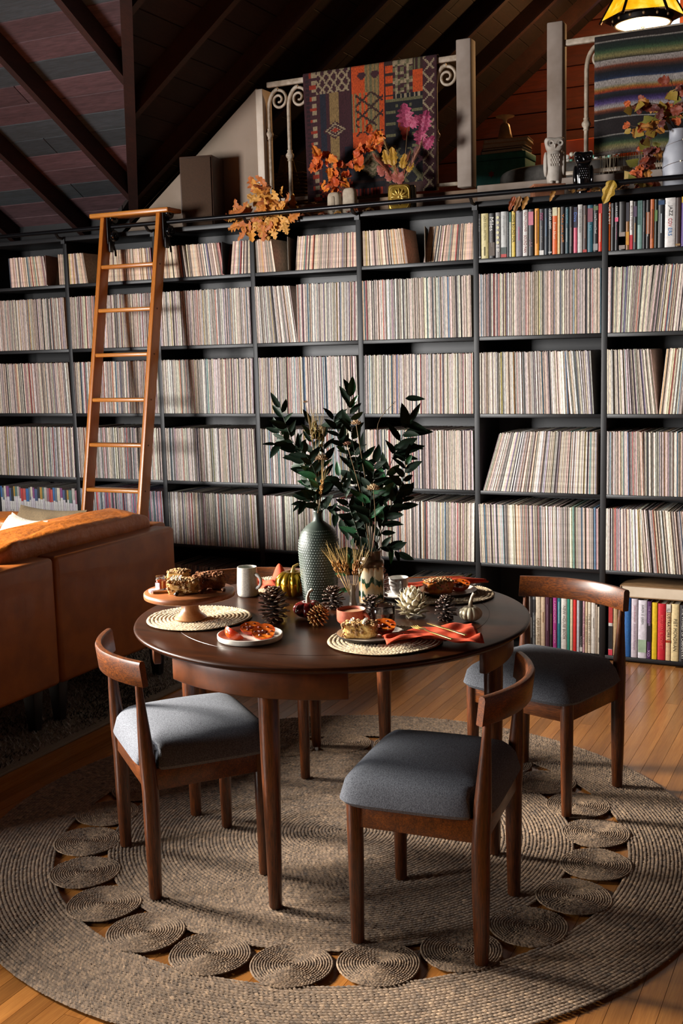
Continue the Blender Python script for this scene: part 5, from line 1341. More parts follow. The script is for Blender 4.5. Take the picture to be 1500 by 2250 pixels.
def kil(u, v):
    w = 1-v
    def tri(x, p): x = (x/p) % 1; return abs(x*2-1)
    # border at the left
    if u < .05: return K['pl'] if (w*60) % 2 < 1 or u < .02 else K['dp']
    if u < .10:
        return K['cr'] if (int(w*34) % 2 == 0 and u > .065) else (K['rd'] if int(w*34) % 3 == 0 else K['pl'])
    if u < .36 and w < .17: return K['cr'] if abs(tri(u, .06)-tri(w, .09)) < .28 else K['pl']
    if u < .36:
        if w > .86: return K['rd'] if (int(u*60)+int(w*50)) % 2 else (K['bl'] if int(u*30) % 3 == 0 else K['br'])
        dx, dz = abs(u-.24)/.10, abs(w-.46)/.07
        if dx+dz < 1: return K['rd'] if dx+dz < .3 else (K['cr'] if int((dx+dz)*5) % 2 else K['pl'])
        if .13 < u < .17: return K['nv']
        if .20 < u < .27: return K['tan'] if w < .82 else K['mst']
        if .31 < u: return K['nv'] if w > .6 else K['pl']
        return K['pl']
    if u < .37: return K['dp']
    if u < .62:
        if w > .62 and w < .95:
            dx, dz = abs(u-.52)/.12, abs(w-.76)/.11
            if dx+dz < 1: return K['cr'] if int((dx+dz)*6) % 2 == 0 else K['gr']
            return K['bl'] if (int(w*40) % 5) else K['br']
        if w >= .95: return K['rd'] if int(u*70) % 2 else K['pl']
        # lattice of crossing dark lines
        if .20 < w < .47 or .50 < w < .56:
            a = (u-.37)*22+(w-.2)*26; b_ = (u-.37)*22-(w-.2)*26
            if (a % 3 < .55 or b_ % 3 < .55) and .40 < u < .61: return K['br']
        if w < .14 and ((u-.45)**2/.0009+(w-.07)**2/.0009 < 1 or (u-.55)**2/.0009+(w-.07)**2/.0009 < 1): return K['pl']
        t_ = .5+.5*sin(u*9+2.0+w*3); n_ = (sin(u*500)+1)/2
        base = K['ora'] if (u < .47 and w < .2) or (u > .58) or (w > .48 and u < .52) else (K['tan'] if n_ > .4 else K['gr'])
        if .2 < w < .5 and u < .5: base = K['tan'] if n_ > .5 else K['ora']
        return base
    if u < .63: return K['dp']
    if u > .90: return K['cr'] if abs(tri(u-.90, .10)-tri(w, .11)) < .16 and u < .985 else K['pl']
    if w < .28:
        if u < .68: return K['ora'] if (int(w*50) % 4) else K['br']
        if w > .24: return K['cr'] if int(u*90) % 3 == 0 else K['bl']
        if u > .83: return K['ora'] if w > .08 else (K['br'] if int(u*60) % 2 else K['gr'])
        return K['gr'] if (int(u*46)+int(w*40)) % 3 == 0 else (K['pl'] if (int(u*46)*int(w*30)) % 4 else K['cr'])
    if w < .66:
        dx, dz = abs(u-.765)/.05, abs(w-.47)/.13
        if dx+dz*.8 < 1 and dz < 1: return K['bl'] if dx < .5 and dz < .14 else K['rd']
        g1 = (int(w*44) % 4 == 0) or (int(u*60) % 6 == 0 and int(w*22) % 2)
        return K['gr'] if g1 and (u < .70 or u > .82 or w < .34) else K['bl']
    if w > .92: return K['br']
    g1 = (int((u+w)*40) % 5 == 0) or (int((u-w)*40) % 5 == 0)
    return (K['rd'] if u < .70 and w < .8 else K['pk'] if w < .8 and u > .83 else K['gr']) if g1 else K['bl']
M_kil = vcol('kilim_wool', .95, 300, .7, (1, 1, .3), .4, 500)
t = thing('kilim_rug', 'patterned orange and plum kilim hanging over the left loft railing', 'rug')
textile('weave', -1.655, -.845, 2.435, 3.135, .352, kil, 110, 90, M_kil, t, skew=.02, sag=lambda u, v: .01*(1-v)*sin(u*3))
SR = [(0, '#2e2623'), (.035, '#2e2623'), (.04, '#b9b0a6'), (.05, '#1f2622'), (.10, '#20372b'), (.13, '#4f6a45'), (.165, '#a39660'), (.195, '#2a2622'), (.20, '#bdb3ac'), (.235, '#b3a29a'), (.25, '#8a4022'), (.275, '#4a2a20'), (.30, '#15181f'), (.345, '#1b2740'), (.36, '#2e3f63'),
      (.37, '#c3bab4'), (.41, '#b9aea8'), (.425, '#a89f7a'), (.44, '#b8772e'), (.46, '#b8461c'), (.475, '#2b2a34'), (.51, '#15151a'), (.535, '#3b2560'), (.56, '#6a5590'), (.585, '#b3a7a8'), (.60, '#c0b7b0'), (.615, '#a8603a'), (.63, '#6a3320'), (.65, '#161315'), (.685, '#1b1817'), (.69, '#cfc8bf'), (.698, '#2a2021'), (.83, '#271d1e'), (.835, '#c8c0b6'), (.842, '#181a19'),
      (.885, '#183024'), (.91, '#56683f'), (.935, '#9a8d5c'), (.965, '#8f846a'), (.97, '#5a2a2a'), (.975, '#8a7c72'), (1.0, '#6f6259')]
SRl = [(p, lin(c)) for p, c in SR]
def ser(u, v):
    w = 1-v+.004*sin(u*9)
    for (p0, c0), (p1, c1) in zip(SRl, SRl[1:]):
        if w <= p1:
            f = (w-p0)/(p1-p0); return tuple(.62*lerp(a, b_, max(0, min(1, f))) for a, b_ in zip(c0, c1))
    return SRl[-1][1]
t = thing('striped_blanket', 'striped serape blanket with cream fringe hanging over the right loft railing', 'blanket')
textile('weave', .0, .80, 2.53, 3.105, .352, ser, 40, 150, M_kil, t, skew=-.0, sag=lambda u, v: .006*sin(u*8)*(1-v))
g = G(); rr = random.Random(2)
for k in range(70):
    x = .035+k*.0109+rr.uniform(-.003, .003); L = rr.uniform(.07, .105)
    g.tube([(x, .352, 2.532), (x+rr.uniform(-.004, .004), .350, 2.532-L*.5), (x+rr.uniform(-.01, .01), .352, 2.532-L)], [.0018, .0016, .0012], 4)
g.obj('fringe', P('cream_fringe', '#a3967f', .9), t)['kind'] = 'stuff'

# speaker cabinet before the gable infill
t = thing('speaker_cabinet', 'dark brown wooden speaker cabinet standing before the pale sloping gable', 'speaker', (-2.34, .09, 2.3125), R(12))
G().box(0, .20, .004, .20, 0, .405).obj('cabinet', P('brown_veneer', '#4a2e1c', .5, '#382214', 12), t, bevel=.003)
G().box(.008, .192, -.004, .0035, .01, .395).obj('grille', P('brown_grille_cloth', '#4a3424', .95, '#3b2a1d', 400, .4, 900), t, bevel=.002)

# twin cream vase with orange leaves
def leafshape(name, m, lobes, L=1, w=.8, depth=.35, curl=.3, seed=0, thick=None):
    """flat lobed leaf along +x, unit length, slightly curled"""
    g = G(); n = lobes*6; rr = random.Random(seed); out = []
    for k in range(n+1):
        f = k/n; x = f; base = w*.5*(sin(PI*f**.75))**.7 if 0 < f < 1 else 0
        lob = 1-depth*(.5+.5*cos(2*PI*f*lobes)); out.append((x, base*lob+(.012 if 0 < k < n else 0)))
    for s in (1, -1):
        for (x0, y0), (x1, y1) in zip(out, out[1:]):
            def P3(x, y, s=s): return (x, s*y, curl*(.35*y*y*4*.5-.4*x*x)+.05*sin(7*x+seed)+.04*sin(y*15+seed))
            f_ = [P3(x0, 0), P3(x1, 0), P3(x1, y1*.5), P3(x0, y0*.5)]; f2 = [P3(x0, y0*.5), P3(x1, y1*.5), P3(x1, y1), P3(x0, y0)]
            for q_ in (f_, f2): g.add(q_, [(0, 1, 2, 3)] if s > 0 else [(3, 2, 1, 0)])
    return g.mesh(name, m, 180)
def star_leaf(name, m, pts=5, seed=0, curl=.25):
    """maple-like leaf, stem at origin, tip at x=1"""
    g = G(); rr = random.Random(seed); n = pts*2+1; ring = []
    for k in range(n):
        a = lerp(-2.5, 2.5, k/(n-1)); r_ = (.60 if k % 2 else .40)*(1+.25*cos(a))*rr.uniform(.8, 1.12); ring.append((.38+r_*cos(a)*.98, r_*sin(a)))
    ring = [(0.02, -.02)]+ring+[(0.02, .02)]
    P3 = lambda x, y: (x, y, curl*(-.5*(x-.4)**2+.6*y*y)+.05*sin(9*x+seed))
    c_ = P3(.38, 0); N = len(ring)
    vs = [c_]+[P3(*p) for p in ring]
    g.add(vs, [(0, k, k+1) for k in range(1, N)]+[(0, N, 1)])
    return g.mesh(name, m, 180)
def leafmat(c, c2): return P('autumn_'+c[1:], c, .6, c2, 25, sheen=.1)
OR = [leafmat('#e0701c', '#b8480c'), leafmat('#cf5412', '#9e380a'), leafmat('#ea8a22', '#c05c0c')]
M_cvase = P('cream_bisque', '#b7a893', .7, '#a59580', 40, .15, 200)
t = thing('twin_vase', 'cream twin-necked ceramic vase holding curled orange leaves', 'vase', (-1.335, .17, 2.3125))
for k, (x, y, h, nm) in enumerate(((-.045, -.01, .135, 'near_body'), (.035, .015, .155, 'far_body'))):
    G().ball((x, y, h*.5), (.040, .030, h*.5), 28, 18, .45, .7).obj(nm, M_cvase, t, 180)
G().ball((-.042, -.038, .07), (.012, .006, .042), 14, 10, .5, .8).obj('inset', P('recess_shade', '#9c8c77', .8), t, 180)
q = random.Random(31)
b3 = thing('leaf_bunch', 'bunch of curled bright orange leaves in the twin-necked cream vase', 'leaves', (-1.335, .17, 2.3125))
OM = [leafshape('leaf', OR[k % 3], 3, w=.9, depth=.3, curl=1.0, seed=k) for k in range(6)]
def cluster(par, n, cfun, meshes, L0, L1, q):
    for k in range(n):
        p, d = cfun(q, k/n); o = link('leaf', q.choice(meshes), par)
        orient(o, Vector(p), Vector(d), Vector((q.uniform(-1, 1), -1, q.uniform(-.6, 1))), q.uniform(L0, L1), 1)
pathA = bezier([(-.0, 0, .13), (-.01, 0, .22), (-.06, -.02, .30), (-.13, -.02, .33), (-.17, -.01, .26)], 30)
pathB = bezier([(0, 0, .13), (.03, 0, .24), (.09, .01, .33), (.17, .02, .37), (.19, 0, .42)], 30)
pathC = bezier([(0, 0, .13), (-.03, 0, .18), (-.07, -.02, .19), (-.11, -.02, .17)], 30)
for pth, n in ((pathA, 34), (pathB, 34), (pathC, 10)):
    G().tube(pth, .0025, 6).obj('twig', P('twig_brown', '#4a2c1a', .8), b3, 180)
    def cf(q, f, pth=pth):
        c_ = pth[int(8+f*22)]; return (c_[0]+q.uniform(-.028, .028), c_[1]+q.uniform(-.03, .03), c_[2]+q.uniform(-.035, .03)), (q.uniform(-1, 1), q.uniform(-.6, .4), q.uniform(-.8, 1))
    cluster(b3, n, cf, OM, .035, .065, q)
# gold relief vase with dried plants
t = thing('relief_vase', 'square-shouldered gold vase with embossed flower medallion', 'vase', (-.985, .145, 2.3125), R(16))
G().ball((0, 0, .07), (.062, .042, .070), 40, 26, .3, .35).obj('body', P('old_gold', '#b8923a', .32, '#8d7028', 30, metal=.6), t, 180)
G().box(.045, .085, -.03, .035, .004, .135).obj('side', P('dark_bronze', '#2a2216', .35, metal=.6), t, bevel=.012)
g = G(); g.M = Matrix.Translation((0, -.043, .072)) @ Matrix.Rotation(R(90), 4, 'X')
M_dg = P('bright_gold', '#e6c468', .25, '#c09a48', 60, metal=.5)
for k in range(12):
    a = 2*PI*k/12; g.tube([(.010*cos(a), .010*sin(a), 0), (.028*cos(a), .028*sin(a), .005), (.044*cos(a), .044*sin(a), 0)], [.003, .0065, .002], 8)
g.ball((0, 0, .002), (.009, .009, .006), 12, 8); g.obj('medallion', M_dg, t, 60)
for s in (1,):
    g = G(); pts = []
    for k in range(29):
        a = 2*PI*k/28; pts.append((.052*math.copysign(abs(cos(a))**.5, cos(a)), -.040, .070+.060*math.copysign(abs(sin(a))**.5, sin(a))))
    g.tube(pts, .003, 8, False); g.obj('border', M_dg, t, 60)
b4 = thing('dried_bouquet', 'dried pampas, gold and pink leaves in the gold relief vase', 'dried plants', (-.985, .145, 2.3125))
def plume(par, base, top, r, c, name='plume', n=150, seed=1):
    rr = random.Random(seed); b_, p = Vector(base), Vector(top); g = G()
    for k in range(n):
        f = k/n; c_ = b_.lerp(p, .3+.7*f); d = (p-b_).normalized(); o_ = Vector((rr.uniform(-1, 1), rr.uniform(-1, 1), rr.uniform(-.2, 1))).normalized()
        w = r*(sin(PI*(f*.9+.08)))**.6; t1 = c_+(o_+d*1.6)*w; s = d.cross(o_).normalized()*.0016
        g.add([c_-s, c_+s, t1], [(0, 1, 2)])
    g.obj(name, P('plume_'+c[1:], c, .9), par)['kind'] = 'stuff'
    G().tube([b_, b_.lerp(p, .5), p], .0018, 5).obj('stem', M_stem, par, 180)
plume(b4, (0, 0, .12), (-.135, -.02, .30), .03, '#b5654a', seed=1); plume(b4, (0, 0, .12), (.13, -.01, .34), .026, '#b07a66', n=240, seed=2)
plume(b4, (.0, 0, .12), (.06, .0, .30), .022, '#9c5a3e', seed=3); plume(b4, (0, 0, .12), (-.10, .01, .26), .026, '#a84f3a', seed=4); plume(b4, (0, 0, .12), (-.03, 0, .26), .024, '#b98646', seed=5); plume(b4, (0, 0, .12), (-.085, -.01, .385), .018, '#a88a5a', seed=6)
LG = [leafshape('leaf', leafmat(c, c2), 4, w=.6, depth=.3, curl=.7, seed=k) for k, (c, c2) in enumerate((('#c2932e', '#94681a'), ('#a85a4a', '#803c34')))]
LP_ = [leafshape('leaf', leafmat(c, c2), 5, w=.75, depth=.4, curl=.5, seed=k+3) for k, (c, c2) in enumerate((('#a83c62', '#7a2746'), ('#b5486a', '#84304c')))]
q = random.Random(5)
for (x, z, dx, dz, L, s) in ((-.06, .25, -.3, 1, .085, 0), (-.03, .24, -.1, 1, .10, 0), (.02, .22, .2, 1, .08, 0), (-.05, .16, -.3, 1, .08, 1), (-.02, .15, .1, 1, .08, 1), (.0, .14, .3, 1, .07, 1), (-.09, .19, -.5, .9, .07, 1), (.05, .20, .5, .8, .06, 0)):
    o = link('leaf', LG[s], b4); orient(o, Vector((x, -.01, z)), Vector((dx, -.1, dz)), Vector((.2, -1, .2)), L)
for (x, z, dx, dz, L) in ((.045, .43, -.1, 1, .13), (.06, .43, .7, .5, .09), (.135, .40, .25, 1, .11), (.12, .33, .1, 1, .10), (.145, .31, .5, .6, .08), (.13, .36, -.6, .5, .06)):
    o = link('leaf', LP_[q.randrange(2)], b4); orient(o, Vector((x, .0, z)), Vector((dx, -.1, dz)), Vector((.3, -1, .1)), L)
for p_ in ((.05, .0, .43), (.14, 0, .38)): G().tube([(0, 0, .12), (p_[0]*.6, 0, .26), p_], .0015, 5).obj('stem', M_stem, b4, 180)

# oak leaf branch spilling over the shelf edge
OKM = [leafshape('leaf', leafmat(c, c2), 4, w=.72, depth=.5, curl=.6, seed=k+11) for k, (c, c2) in enumerate((('#dc9a3c', '#b87426'), ('#cc7e2c', '#a35c1a'), ('#e4ac58', '#c08434'), ('#c87434', '#9c5222')))]
b5 = thing('oak_branch', 'heap of tan and orange oak leaves spilling over the shelf top', 'leaves', (-1.79, .10, 2.3125))
q = random.Random(77)
G().tube(bezier([(-.22, .04, .02), (-.05, .06, .04), (.08, .05, .10), (.02, .06, .19)], 14), .004, 7).obj('twig', P('twig_brown', '#4a2c1a', .8), b5, 180)
for k in range(74):
    f = q.random()
    if k < 30: p = (q.uniform(-.04, .16), q.uniform(-.05, .10), q.uniform(.0, .20)*(1-0.2*f)); p = (p[0]-.25*p[2], p[1], p[2]+.01)
    elif k < 54: p = (q.uniform(-.22, .18), q.uniform(-.05, .06), q.uniform(.01, .07))
    else: p = (q.uniform(-.10, .24), -.118-q.uniform(0, .02), q.uniform(-.02, .02)-.02)
    dn = k >= 54
    o = link('leaf', q.choice(OKM), b5); orient(o, Vector(p), Vector((q.uniform(-1, 1), -q.uniform(.1, .8) if not dn else -.05, q.uniform(-.3, .9) if not dn else q.uniform(-1, .1))), Vector((q.uniform(-.5, .5), -1, q.uniform(-.2, .9))), q.uniform(.065, .11))
# loose scattered leaves on the ledge: things of their own
LS = [leafshape('leaf', leafmat(c, c2), 3, w=.6, depth=.35, curl=.5, seed=k+21) for k, (c, c2) in enumerate((('#8a5a22', '#63401a'), ('#9c4a18', '#6e3010'), ('#a8752c', '#7c5420')))]
def loose(lab, grp, xs, yr_, z, q, L=(.04, .07)):
    for k, x in enumerate(xs):
        o = link('fallen_leaf', q.choice(LS)); tag(o, nth(k+1)+' '+lab, 'leaf', grp)
        orient(o, Vector((x, q.uniform(*yr_), z+q.uniform(.002, .012))), Vector((q.uniform(-1, 1), q.uniform(-1, .2), .1)), Vector((0, -.7, 1)), q.uniform(*L))
loose('loose leaf from the left on the ledge between oak leaves and gold vase', 'loose leaves, left ledge', [-1.60+.045*k for k in range(12)], (.03, .10), 2.318, q)
loose('loose leaf from the left on the ledge below the black owl', 'loose leaves, right ledge', [-.04+.03*k for k in range(11)], (.03, .12), 2.32, q)
for k, (x, z, L, c) in enumerate(((-.30, 2.32, .075, 1), (-.27, 2.318, .085, 0), (-.235, 2.315, .07, 2), (-.10, 2.335, .06, 2))):
    o = link('hanging_leaf', LS[c]); tag(o, nth(k+1)+' brown-gold leaf from the left hanging below the terracotta block', 'leaf', 'leaves hanging near the block')
    orient(o, Vector((x, -.028, z)), Vector((-.45, -.05, -1)), Vector((.3, -1, .2)), L, .7)
Lh = leafshape('leaf', leafmat('#b5932c', '#8f7020'), 3, w=.55, depth=.3, curl=.5, seed=50)
o = link('hanging_leaf', Lh); tag(o, 'yellow leaf dangling from the ladder rail above the orange-spined book', 'leaf'); orient(o, Vector((.20, -.098, 2.345)), Vector((-.45, -.02, -1)), Vector((.3, -1, .2)), .115, 1)

# owls
t = thing('plinth', 'small terracotta wooden block under the white owl', 'block', (-.225, .06, 2.3125), R(28))
G().box(0, .15, 0, .11, 0, .060).obj('block', P('terracotta_block', '#a3694a', .8, '#8f583c', 14), t, bevel=.002)
G().box(-.005, .155, -.005, .115, .0602, .070).obj('top_slab', P('terracotta_block', '#a3694a'), t, bevel=.002)
def owl(label, loc, rz, h, m, eye, black=False):
    t = thing('owl_figurine', label, 'owl', loc, rz)
    s = h/.20
    def sc(pr): return [(r*s, z*s) for r, z in pr]
    g = G(); g.lathe(sc([(0, 0), (.030, 0), (.031, .01), (.036, .05), (.042, .09), (.041, .115), (.034, .135), (.026, .142), (0, .143)]), 32, wob=lambda a, v_: 1-.06*abs(sin(a)), cap=False)
    g.obj('body', m, t, 180)
    g = G(); g.M = Matrix.Translation((0, -.004*s, .166*s))
    g.ball((0, 0, 0), (.040*s, .030*s, .033*s), 28, 18, .55, .55, lambda p: Vector((p.x*(1+.18*p.z/(.033*s)), p.y, p.z-(.006*s)*(1-min(abs(p.x)/(.04*s), 1)) if p.z > 0 else p.z)))
    g.obj('head', m, t, 180)
    for sx in (-1, 1):
        g = G(); g.M = Matrix.Translation((sx*.019*s, -.031*s, .168*s)) @ Matrix.Rotation(R(90), 4, 'X')
        g.lathe([(0, .001*s), (.006*s, .001*s), (.008*s, -.0), (.010*s, .003*s), (.015*s, .003*s), (.017*s, -.002*s)], 22, cap=False); e = g.obj('eye_disc', m, t, 60)
        g = G(); g.ball((sx*.019*s, -.033*s, .168*s), .0052*s, 12, 8); g.obj('pupil', eye, e, 180)
        g = G(); g.ball((sx*.037*s, -.002*s, .085*s), (.010*s, .026*s, .052*s), 16, 12, .9, .9); g.obj('wing', m, t, 180)
        g = G(); g.ball((sx*.013*s, -.030*s, .006*s), (.010*s, .012*s, .007*s), 12, 8); g.obj('foot', m, t, 180)
    g = G(); g.add([(-.006*s, -.034*s, .166*s), (.006*s, -.034*s, .166*s), (0, -.044*s, .158*s), (0, -.034*s, .145*s)], [(0, 1, 2), (0, 2, 3), (1, 3, 2)]); g.obj('beak', m, t)
    g = G()
    for r_ in range(5):
        for k in range(5-r_ % 2):
            x = (k-(4-r_ % 2)/2)*.009*s; z = (.118-.010*r_)*s; yy = -.0395*s*math.sqrt(max(1-(x/(.045*s))**2, .1))*(1 if r_ < 3 else .97)
            g.ball((x, yy, z), (.0042*s, .002*s, .0055*s), 8, 6)
    g.obj('chest_feathers', m, t, 180)
    return t
owl('white ceramic owl figurine with a carved face on the terracotta block', (-.150, .15, 2.3830), R(20), .232, P('matte_white_ceramic', '#b9b0a5', .6, '#a89e92', 30), P('owl_eye', '#4a423a', .5))
owl('glossy black ceramic owl figurine to the right of the white owl', (-.002, .14, 2.3128), R(20), .218, P('gloss_black_ceramic', '#0c0c0e', .12, coat=.6), P('owl_eye_black', '#1a1a1c', .2))

# white vase with the autumn vine, wire lights, small pumpkin
t = thing('white_vase', 'white shouldered ceramic vase at the right edge of the shelf top', 'vase', (.452, .15, 2.3125)); 
G().lathe([(0, 0), (.066, 0), (.070, .006), (.073, .08), (.074, .15), (.071, .18), (.057, .205), (.047, .220), (.044, .235), (.044, .265), (.048, .273), (.040, .273), (.038, .24), (.0, .2)], 56, cap=False).obj('body', P('pale_blue_white_ceramic', '#aeb1ba', .45, '#9fa2ac', 12), t, 180)
t = thing('wire_lights', 'thin copper wire of tiny lights wound round the white vase', 'string lights', (.452, .15, 2.3125))
pts = [((.0765 if z < .17 else lerp(.0765, .049, min((z-.17)/.05, 1)))*cos(a), (.0765 if z < .17 else lerp(.0765, .049, min((z-.17)/.05, 1)))*sin(a), z) for a, z in [(k*.2, .04+k*.0031) for k in range(72)]]
G().tube(pts, .0008, 5).obj('wire', P('copper_wire', '#6a4a30', .4, metal=.7), t, 180)
for k in range(3, 72, 11): G().ball(pts[k], .0022, 8, 6).obj('bulb', emis('tiny_bulb', '#ffe2b0', 3), t, 180)
pumpkin('tiny orange pumpkin on the shelf top beside the white vase', .345, .13, .030, .044, P('orange_gourd', '#c4541a', .45, '#a63f10', 30), M_stem, 8, .14, None, 2.3125)
MAP = [(star_leaf('leaf', leafmat(c, c2), 3, k, .5) if k % 3 == 0 else leafshape('leaf', leafmat(c, c2), 3, w=.85, depth=.34, curl=.6, seed=k)) for k, (c, c2) in enumerate((('#a8842c', '#7a6a22'), ('#8f3a1c', '#66240f'), ('#c45c20', '#943c10'), ('#7d7426', '#5a5a1c'), ('#5e2018', '#3e120e'), ('#b87a28', '#8a5216')))]
b6 = thing('autumn_vine', 'trailing vine of red, orange and yellow autumn leaves from the white vase', 'leaves', (.452, .15, 2.3125))
q = random.Random(91)
for pth, n, sc_ in (([(0, 0, .25), (-.03, -.03, .34), (-.09, -.05, .39), (-.17, -.05, .40), (-.25, -.05, .385)], 16, .055),
                    ([(0, 0, .25), (-.01, -.02, .36), (-.02, -.03, .44), (-.035, -.04, .50)], 10, .06),
                    ([(0, 0, .25), (-.05, -.05, .31), (-.10, -.06, .27), (-.12, -.06, .20), (-.15, -.07, .13), (-.17, -.07, .06), (-.15, -.07, .0)], 44, .06),
                    ([(-.12, -.06, .25), (-.16, -.06, .29), (-.20, -.06, .30), (-.23, -.06, .31)], 7, .05),
                    ([(0, 0, .25), (-.04, -.02, .33), (-.08, -.04, .31), (-.11, -.05, .33)], 14, .055)):
    c_ = bezier(pth, 24); G().tube(c_, .0016, 5).obj('stem', P('vine_stem', '#4e3522', .8), b6, 180)
    for k in range(n):
        p = c_[int(lerp(6, 24, k/n))]; o = link('leaf', q.choice(MAP), b6)
        orient(o, p+Vector((q.uniform(-.025, .025), q.uniform(-.02, .02), q.uniform(-.02, .02))), Vector((q.uniform(-1, 1), q.uniform(-.6, .2), q.uniform(-1, .4))), Vector((q.uniform(-.6, .6), -1, q.uniform(-.3, .6))), sc_*q.uniform(.7, 1.15))

# behind the railing: basket, trunk, books, little lamp, bed
t = thing('wicker_basket', 'dark wicker basket behind the left railing post bars', 'basket', (-1.96, .80, 2.335))
g = G()
for k in range(16): 
    z = .01+k*.021; r_ = .095+.06*k/15; g.tube([(r_*cos(a*PI/16), r_*sin(a*PI/16), z+.003*(-1)**a) for a in range(33)], .009, 6, False)
g.obj('weave', P('wicker', '#6a4c30', .8, '#4a3320', 50), t, 60)['kind'] = 'stuff'
t = thing('folded_cloth', 'mustard cloth sticking up out of the wicker basket', 'cloth', (-2.02, .80, 2.60))
G().grid(lambda u, v: ((u-.5)*.16*(1-v*.6), .02*sin(u*8), v*.20), 12, 10).obj('cloth', P('mustard_cloth', '#8f7438', .9), t, 180).modifiers.new('s', 'SOLIDIFY').thickness = .01
def box_thing(name, lab, cat, loc, rz, sx, sy, sz, m, extra=None):
    t = thing(name, lab, cat, loc, rz); G().box(0, sx, 0, sy, 0, sz).obj('body', m, t, bevel=.004); return t
t = thing('side_table', 'low dark wooden table under the teal trunk in the loft', 'table', (-1.02, 1.18, 2.335))
G().box(0, .55, 0, .45, .18, .21).obj('tabletop', M_ceily, t, bevel=.003)
for x in (.02, .49):
    for y in (.02, .39): G().box(x, x+.04, y, y+.04, 0, .18).obj('leg', M_ceily, t, bevel=.003)
t = thing('trunk', 'teal painted wooden trunk with a red flower in the loft', 'trunk', (-.93, 1.22, 2.545), 0)
M_teal = P('teal_paint', '#2f9490', .6, '#247874', 10)
G().box(0, .31, 0, .22, 0, .165).obj('body', M_teal, t, bevel=.003)
G().box(-.004, .314, -.004, .224, .167, .205).obj('lid', M_teal, t, bevel=.004)
g = G(); g.prism([(.10+(.022 if k % 2 else .012)*cos(2*PI*k/12), -.002, .085+(.022 if k % 2 else .012)*sin(2*PI*k/12)) for k in range(12)][::-1], (0, -.002, 0)); g.obj('flower', P('painted_red', '#8a2c24', .6), t)
for k, (c, w, h) in enumerate((('#4a5468', .27, .022), ('#5c4c40', .26, .014), ('#dcb88c', .265, .026), ('#d2a878', .275, .024))):
    tt = thing('book', ('dark blue', 'thin brown', 'tan', 'light ochre')[k]+' book in the flat stack on the teal trunk', 'book', (-.905+.006*k, 1.24, 2.751+[0, .023, .038, .065][k]), R(3*k-4), 'books on the trunk')
    G().box(0, w, 0, .17, 0, .003).box(0, w, 0, .17, h-.003, h-.0005).box(0, .003, 0, .17, .003, h-.003).obj('cover', P('flat_'+c[1:], c, .6), tt, bevel=.0008)
    G().box(.004, w-.004, .004, .166, .0035, h-.0035).obj('page_block', M_pages, tt)
t = thing('table_lamp', 'small dim lamp with a flared pale shade on the stacked books', 'lamp', (-.775, 1.32, 2.842))
G().lathe([(0, 0), (.045, 0), (.047, .004), (.040, .03), (.032, .07), (.026, .09), (.012, .10), (0, .102)], 28, cap=False).obj('base', P('brass_lamp_base', '#c0a070', .4, metal=.3), t, 60)
G().lathe([(.010, .10), (.012, .115), (.02, .125), (.055, .135), (.058, .139), (.018, .132), (.008, .12)], 32, cap=False).obj('lamp_shade', P('pale_shade', '#e0d0b0', .6), t, 60)
# bed with grey cover, orange panel, bright beads
t = thing('daybed', 'grey covered daybed behind the gap in the loft railing', 'bed', (0, 0, 0))
g = G(); g.ball((.15, 1.05, 2.47), (.80, .35, .125), 48, 20, .35, .25); g.obj('mattress', P('grey_cover', '#54504b', .9, '#46423e', 40), t, 180)
G().box(-.62, .95, .72, 1.38, 2.335, 2.38).obj('bed_base', P('dark_bed_base', '#2a211c', .8), t, bevel=.004)
t = thing('panel', 'bright orange-lit panel seen low behind the right railing', 'panel', (0, 0, 0))
G().box(-.90, .2, 2.55, 2.60, 2.335, 3.02).obj('board', P('orange_lit_board', '#c04a14', .5, '#a83c10', 5), t, bevel=.004)  # orange light falling on the board is put into its base colour
q = random.Random(12)
t = thing('bead_pile', 'pile of shiny white and coloured beads glinting behind the black owl', 'beads', (0, 0, 0))
bc = ['#f5f0e6', '#f2e9dc', '#8fd0c0', '#f5f0e6', '#d0504a', '#e8dcc8', '#6aa890', '#f5f0e6']
for j in range(8):
    g = G()
    for k in range(11):
        x = q.uniform(-.36, .0); g.ball((x, q.uniform(.86, 1.0), 2.602+q.uniform(.0, .055)*(1-abs(x+.15)*1.5)), q.uniform(.008, .014), 10, 7)
    o = g.obj('beads', P('bead_%d' % (j if bc[j] != '#f5f0e6' else 0), bc[j], .12, coat=.7), t, 180); o['kind'] = 'stuff'

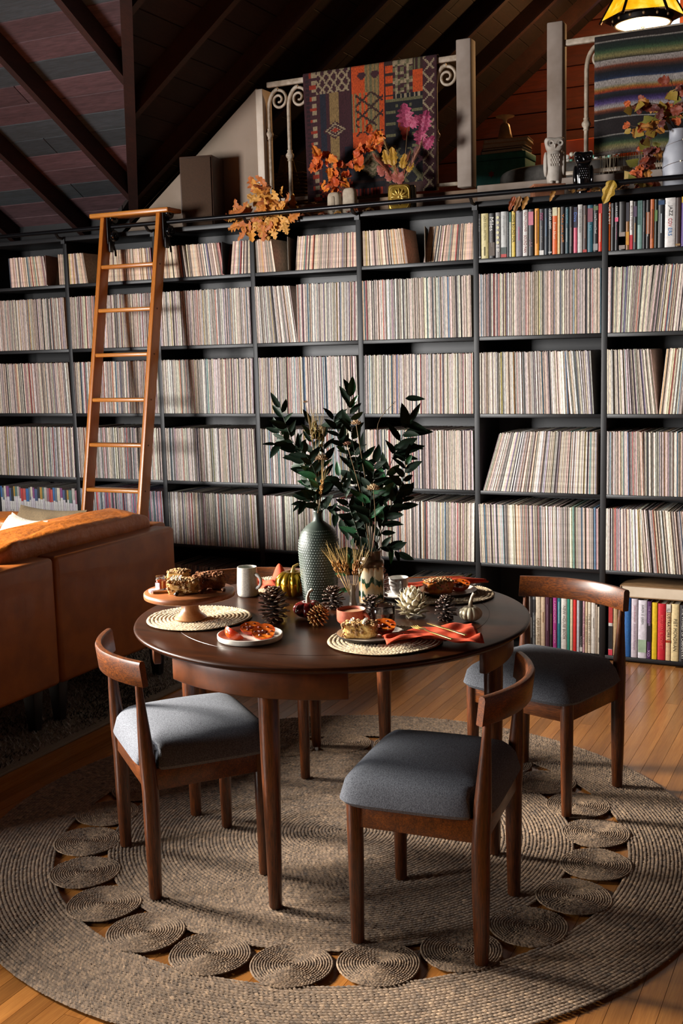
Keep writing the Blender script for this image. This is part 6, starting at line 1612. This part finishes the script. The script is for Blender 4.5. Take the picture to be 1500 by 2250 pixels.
# hanging lamp with amber panels
lx, ly, lz = -.205, 2.60, 3.735
t = thing('pendant_lamp', 'lit amber glass pendant lamp with a riveted iron rim in the loft', 'lamp', (lx, ly, lz)); t.scale = (1.17,)*3
nP = 6; rb, rt_, hz = .235, .10, .27
M_amber, nt, b = mat_base('amber_glass'); setin(b, rough=.3, es=1.25); b.inputs['Base Color'].default_value = (*lin('#c87a10'), 1)
nt.links.new(ramp(nt, noise(nt, coords(nt), 9, 4, .6), [(.32, lin('#e08a08')), (.52, lin('#f6b41a')), (.7, lin('#ffe46a'))]), b.inputs['Emission Color'])
M_lampiron = P('lamp_iron', '#1c120c', .5, metal=.5)
for k in range(nP):
    a0, a1 = 2*PI*k/nP+.25, 2*PI*(k+1)/nP+.25
    G().prism([(rb*cos(a0), rb*sin(a0), .035), (rb*cos(a1), rb*sin(a1), .035), (rt_*cos(a1), rt_*sin(a1), hz), (rt_*cos(a0), rt_*sin(a0), hz)], (0, 0, .003)).obj('glass_panel', M_amber, t)
    G().tube([(rb*1.03*cos(a0), rb*1.03*sin(a0), .02), (rt_*1.02*cos(a0), rt_*1.02*sin(a0), hz)], .009, 6).obj('rib', M_lampiron, t, 60)
rim = []
g = G(); g.lathe([(.155, .0), (.165, .0), (.175, .02), (.172, .045), (.158, .045), (.155, 0)], 40, cap=False)
g.obj('rim', M_lampiron, t, 50)
for k in range(14):
    a = 2*PI*k/14; G().ball((.172*cos(a), .172*sin(a), .022), .009, 10, 7).obj('rivet', P('rivet_glow', '#d9b080', .3, metal=.3), t, 180)
for k in range(nP):
    a0 = 2*PI*k/nP+.25; a1 = a0+2*PI/nP
    G().prism([(.17*cos(a0), .17*sin(a0), .03), (.17*cos(a1), .17*sin(a1), .03), (rb*cos(a1), rb*sin(a1), .034), (rb*cos(a0), rb*sin(a0), .034)], (0, 0, .003)).obj('flange', M_lampiron, t)
G().lathe([(0, -.012), (.08, -.010), (.13, -.004), (.153, .006), (.155, .012), (0, .012)], 48, cap=False).obj('diffuser', emis('lamp_diffuser', '#ffdc9a', 5.0, '#fff0d0'), t, 60)
G().lathe([(0, -.02), (.010, -.018), (.012, -.013), (0, -.012)], 14, cap=False).obj('finial', M_lampiron, t, 60)
G().tube([(0, 0, hz), (0, 0, (4.56-lz)/1.17)], .006, 8).lathe([(0, hz-.005), (rt_*1.05, hz), (.05, hz+.04), (.015, hz+.07), (0, hz+.07)], 24, cap=False).obj('chain', M_lampiron, t, 60)
l = bpy.data.lights.new('bulb', 'POINT'); l.energy = 50; l.color = (1, .55, .22); l.shadow_soft_size = .05
o = bpy.data.objects.new('bulb', l); o.location = (lx, ly, lz-.10); COL.objects.link(o)
l = bpy.data.lights.new('bulb', 'POINT'); l.energy = 30; l.color = (1, .5, .2); l.shadow_soft_size = .03
o = bpy.data.objects.new('bulb', l); o.location = (lx+.05, ly, lz+.40); COL.objects.link(o)
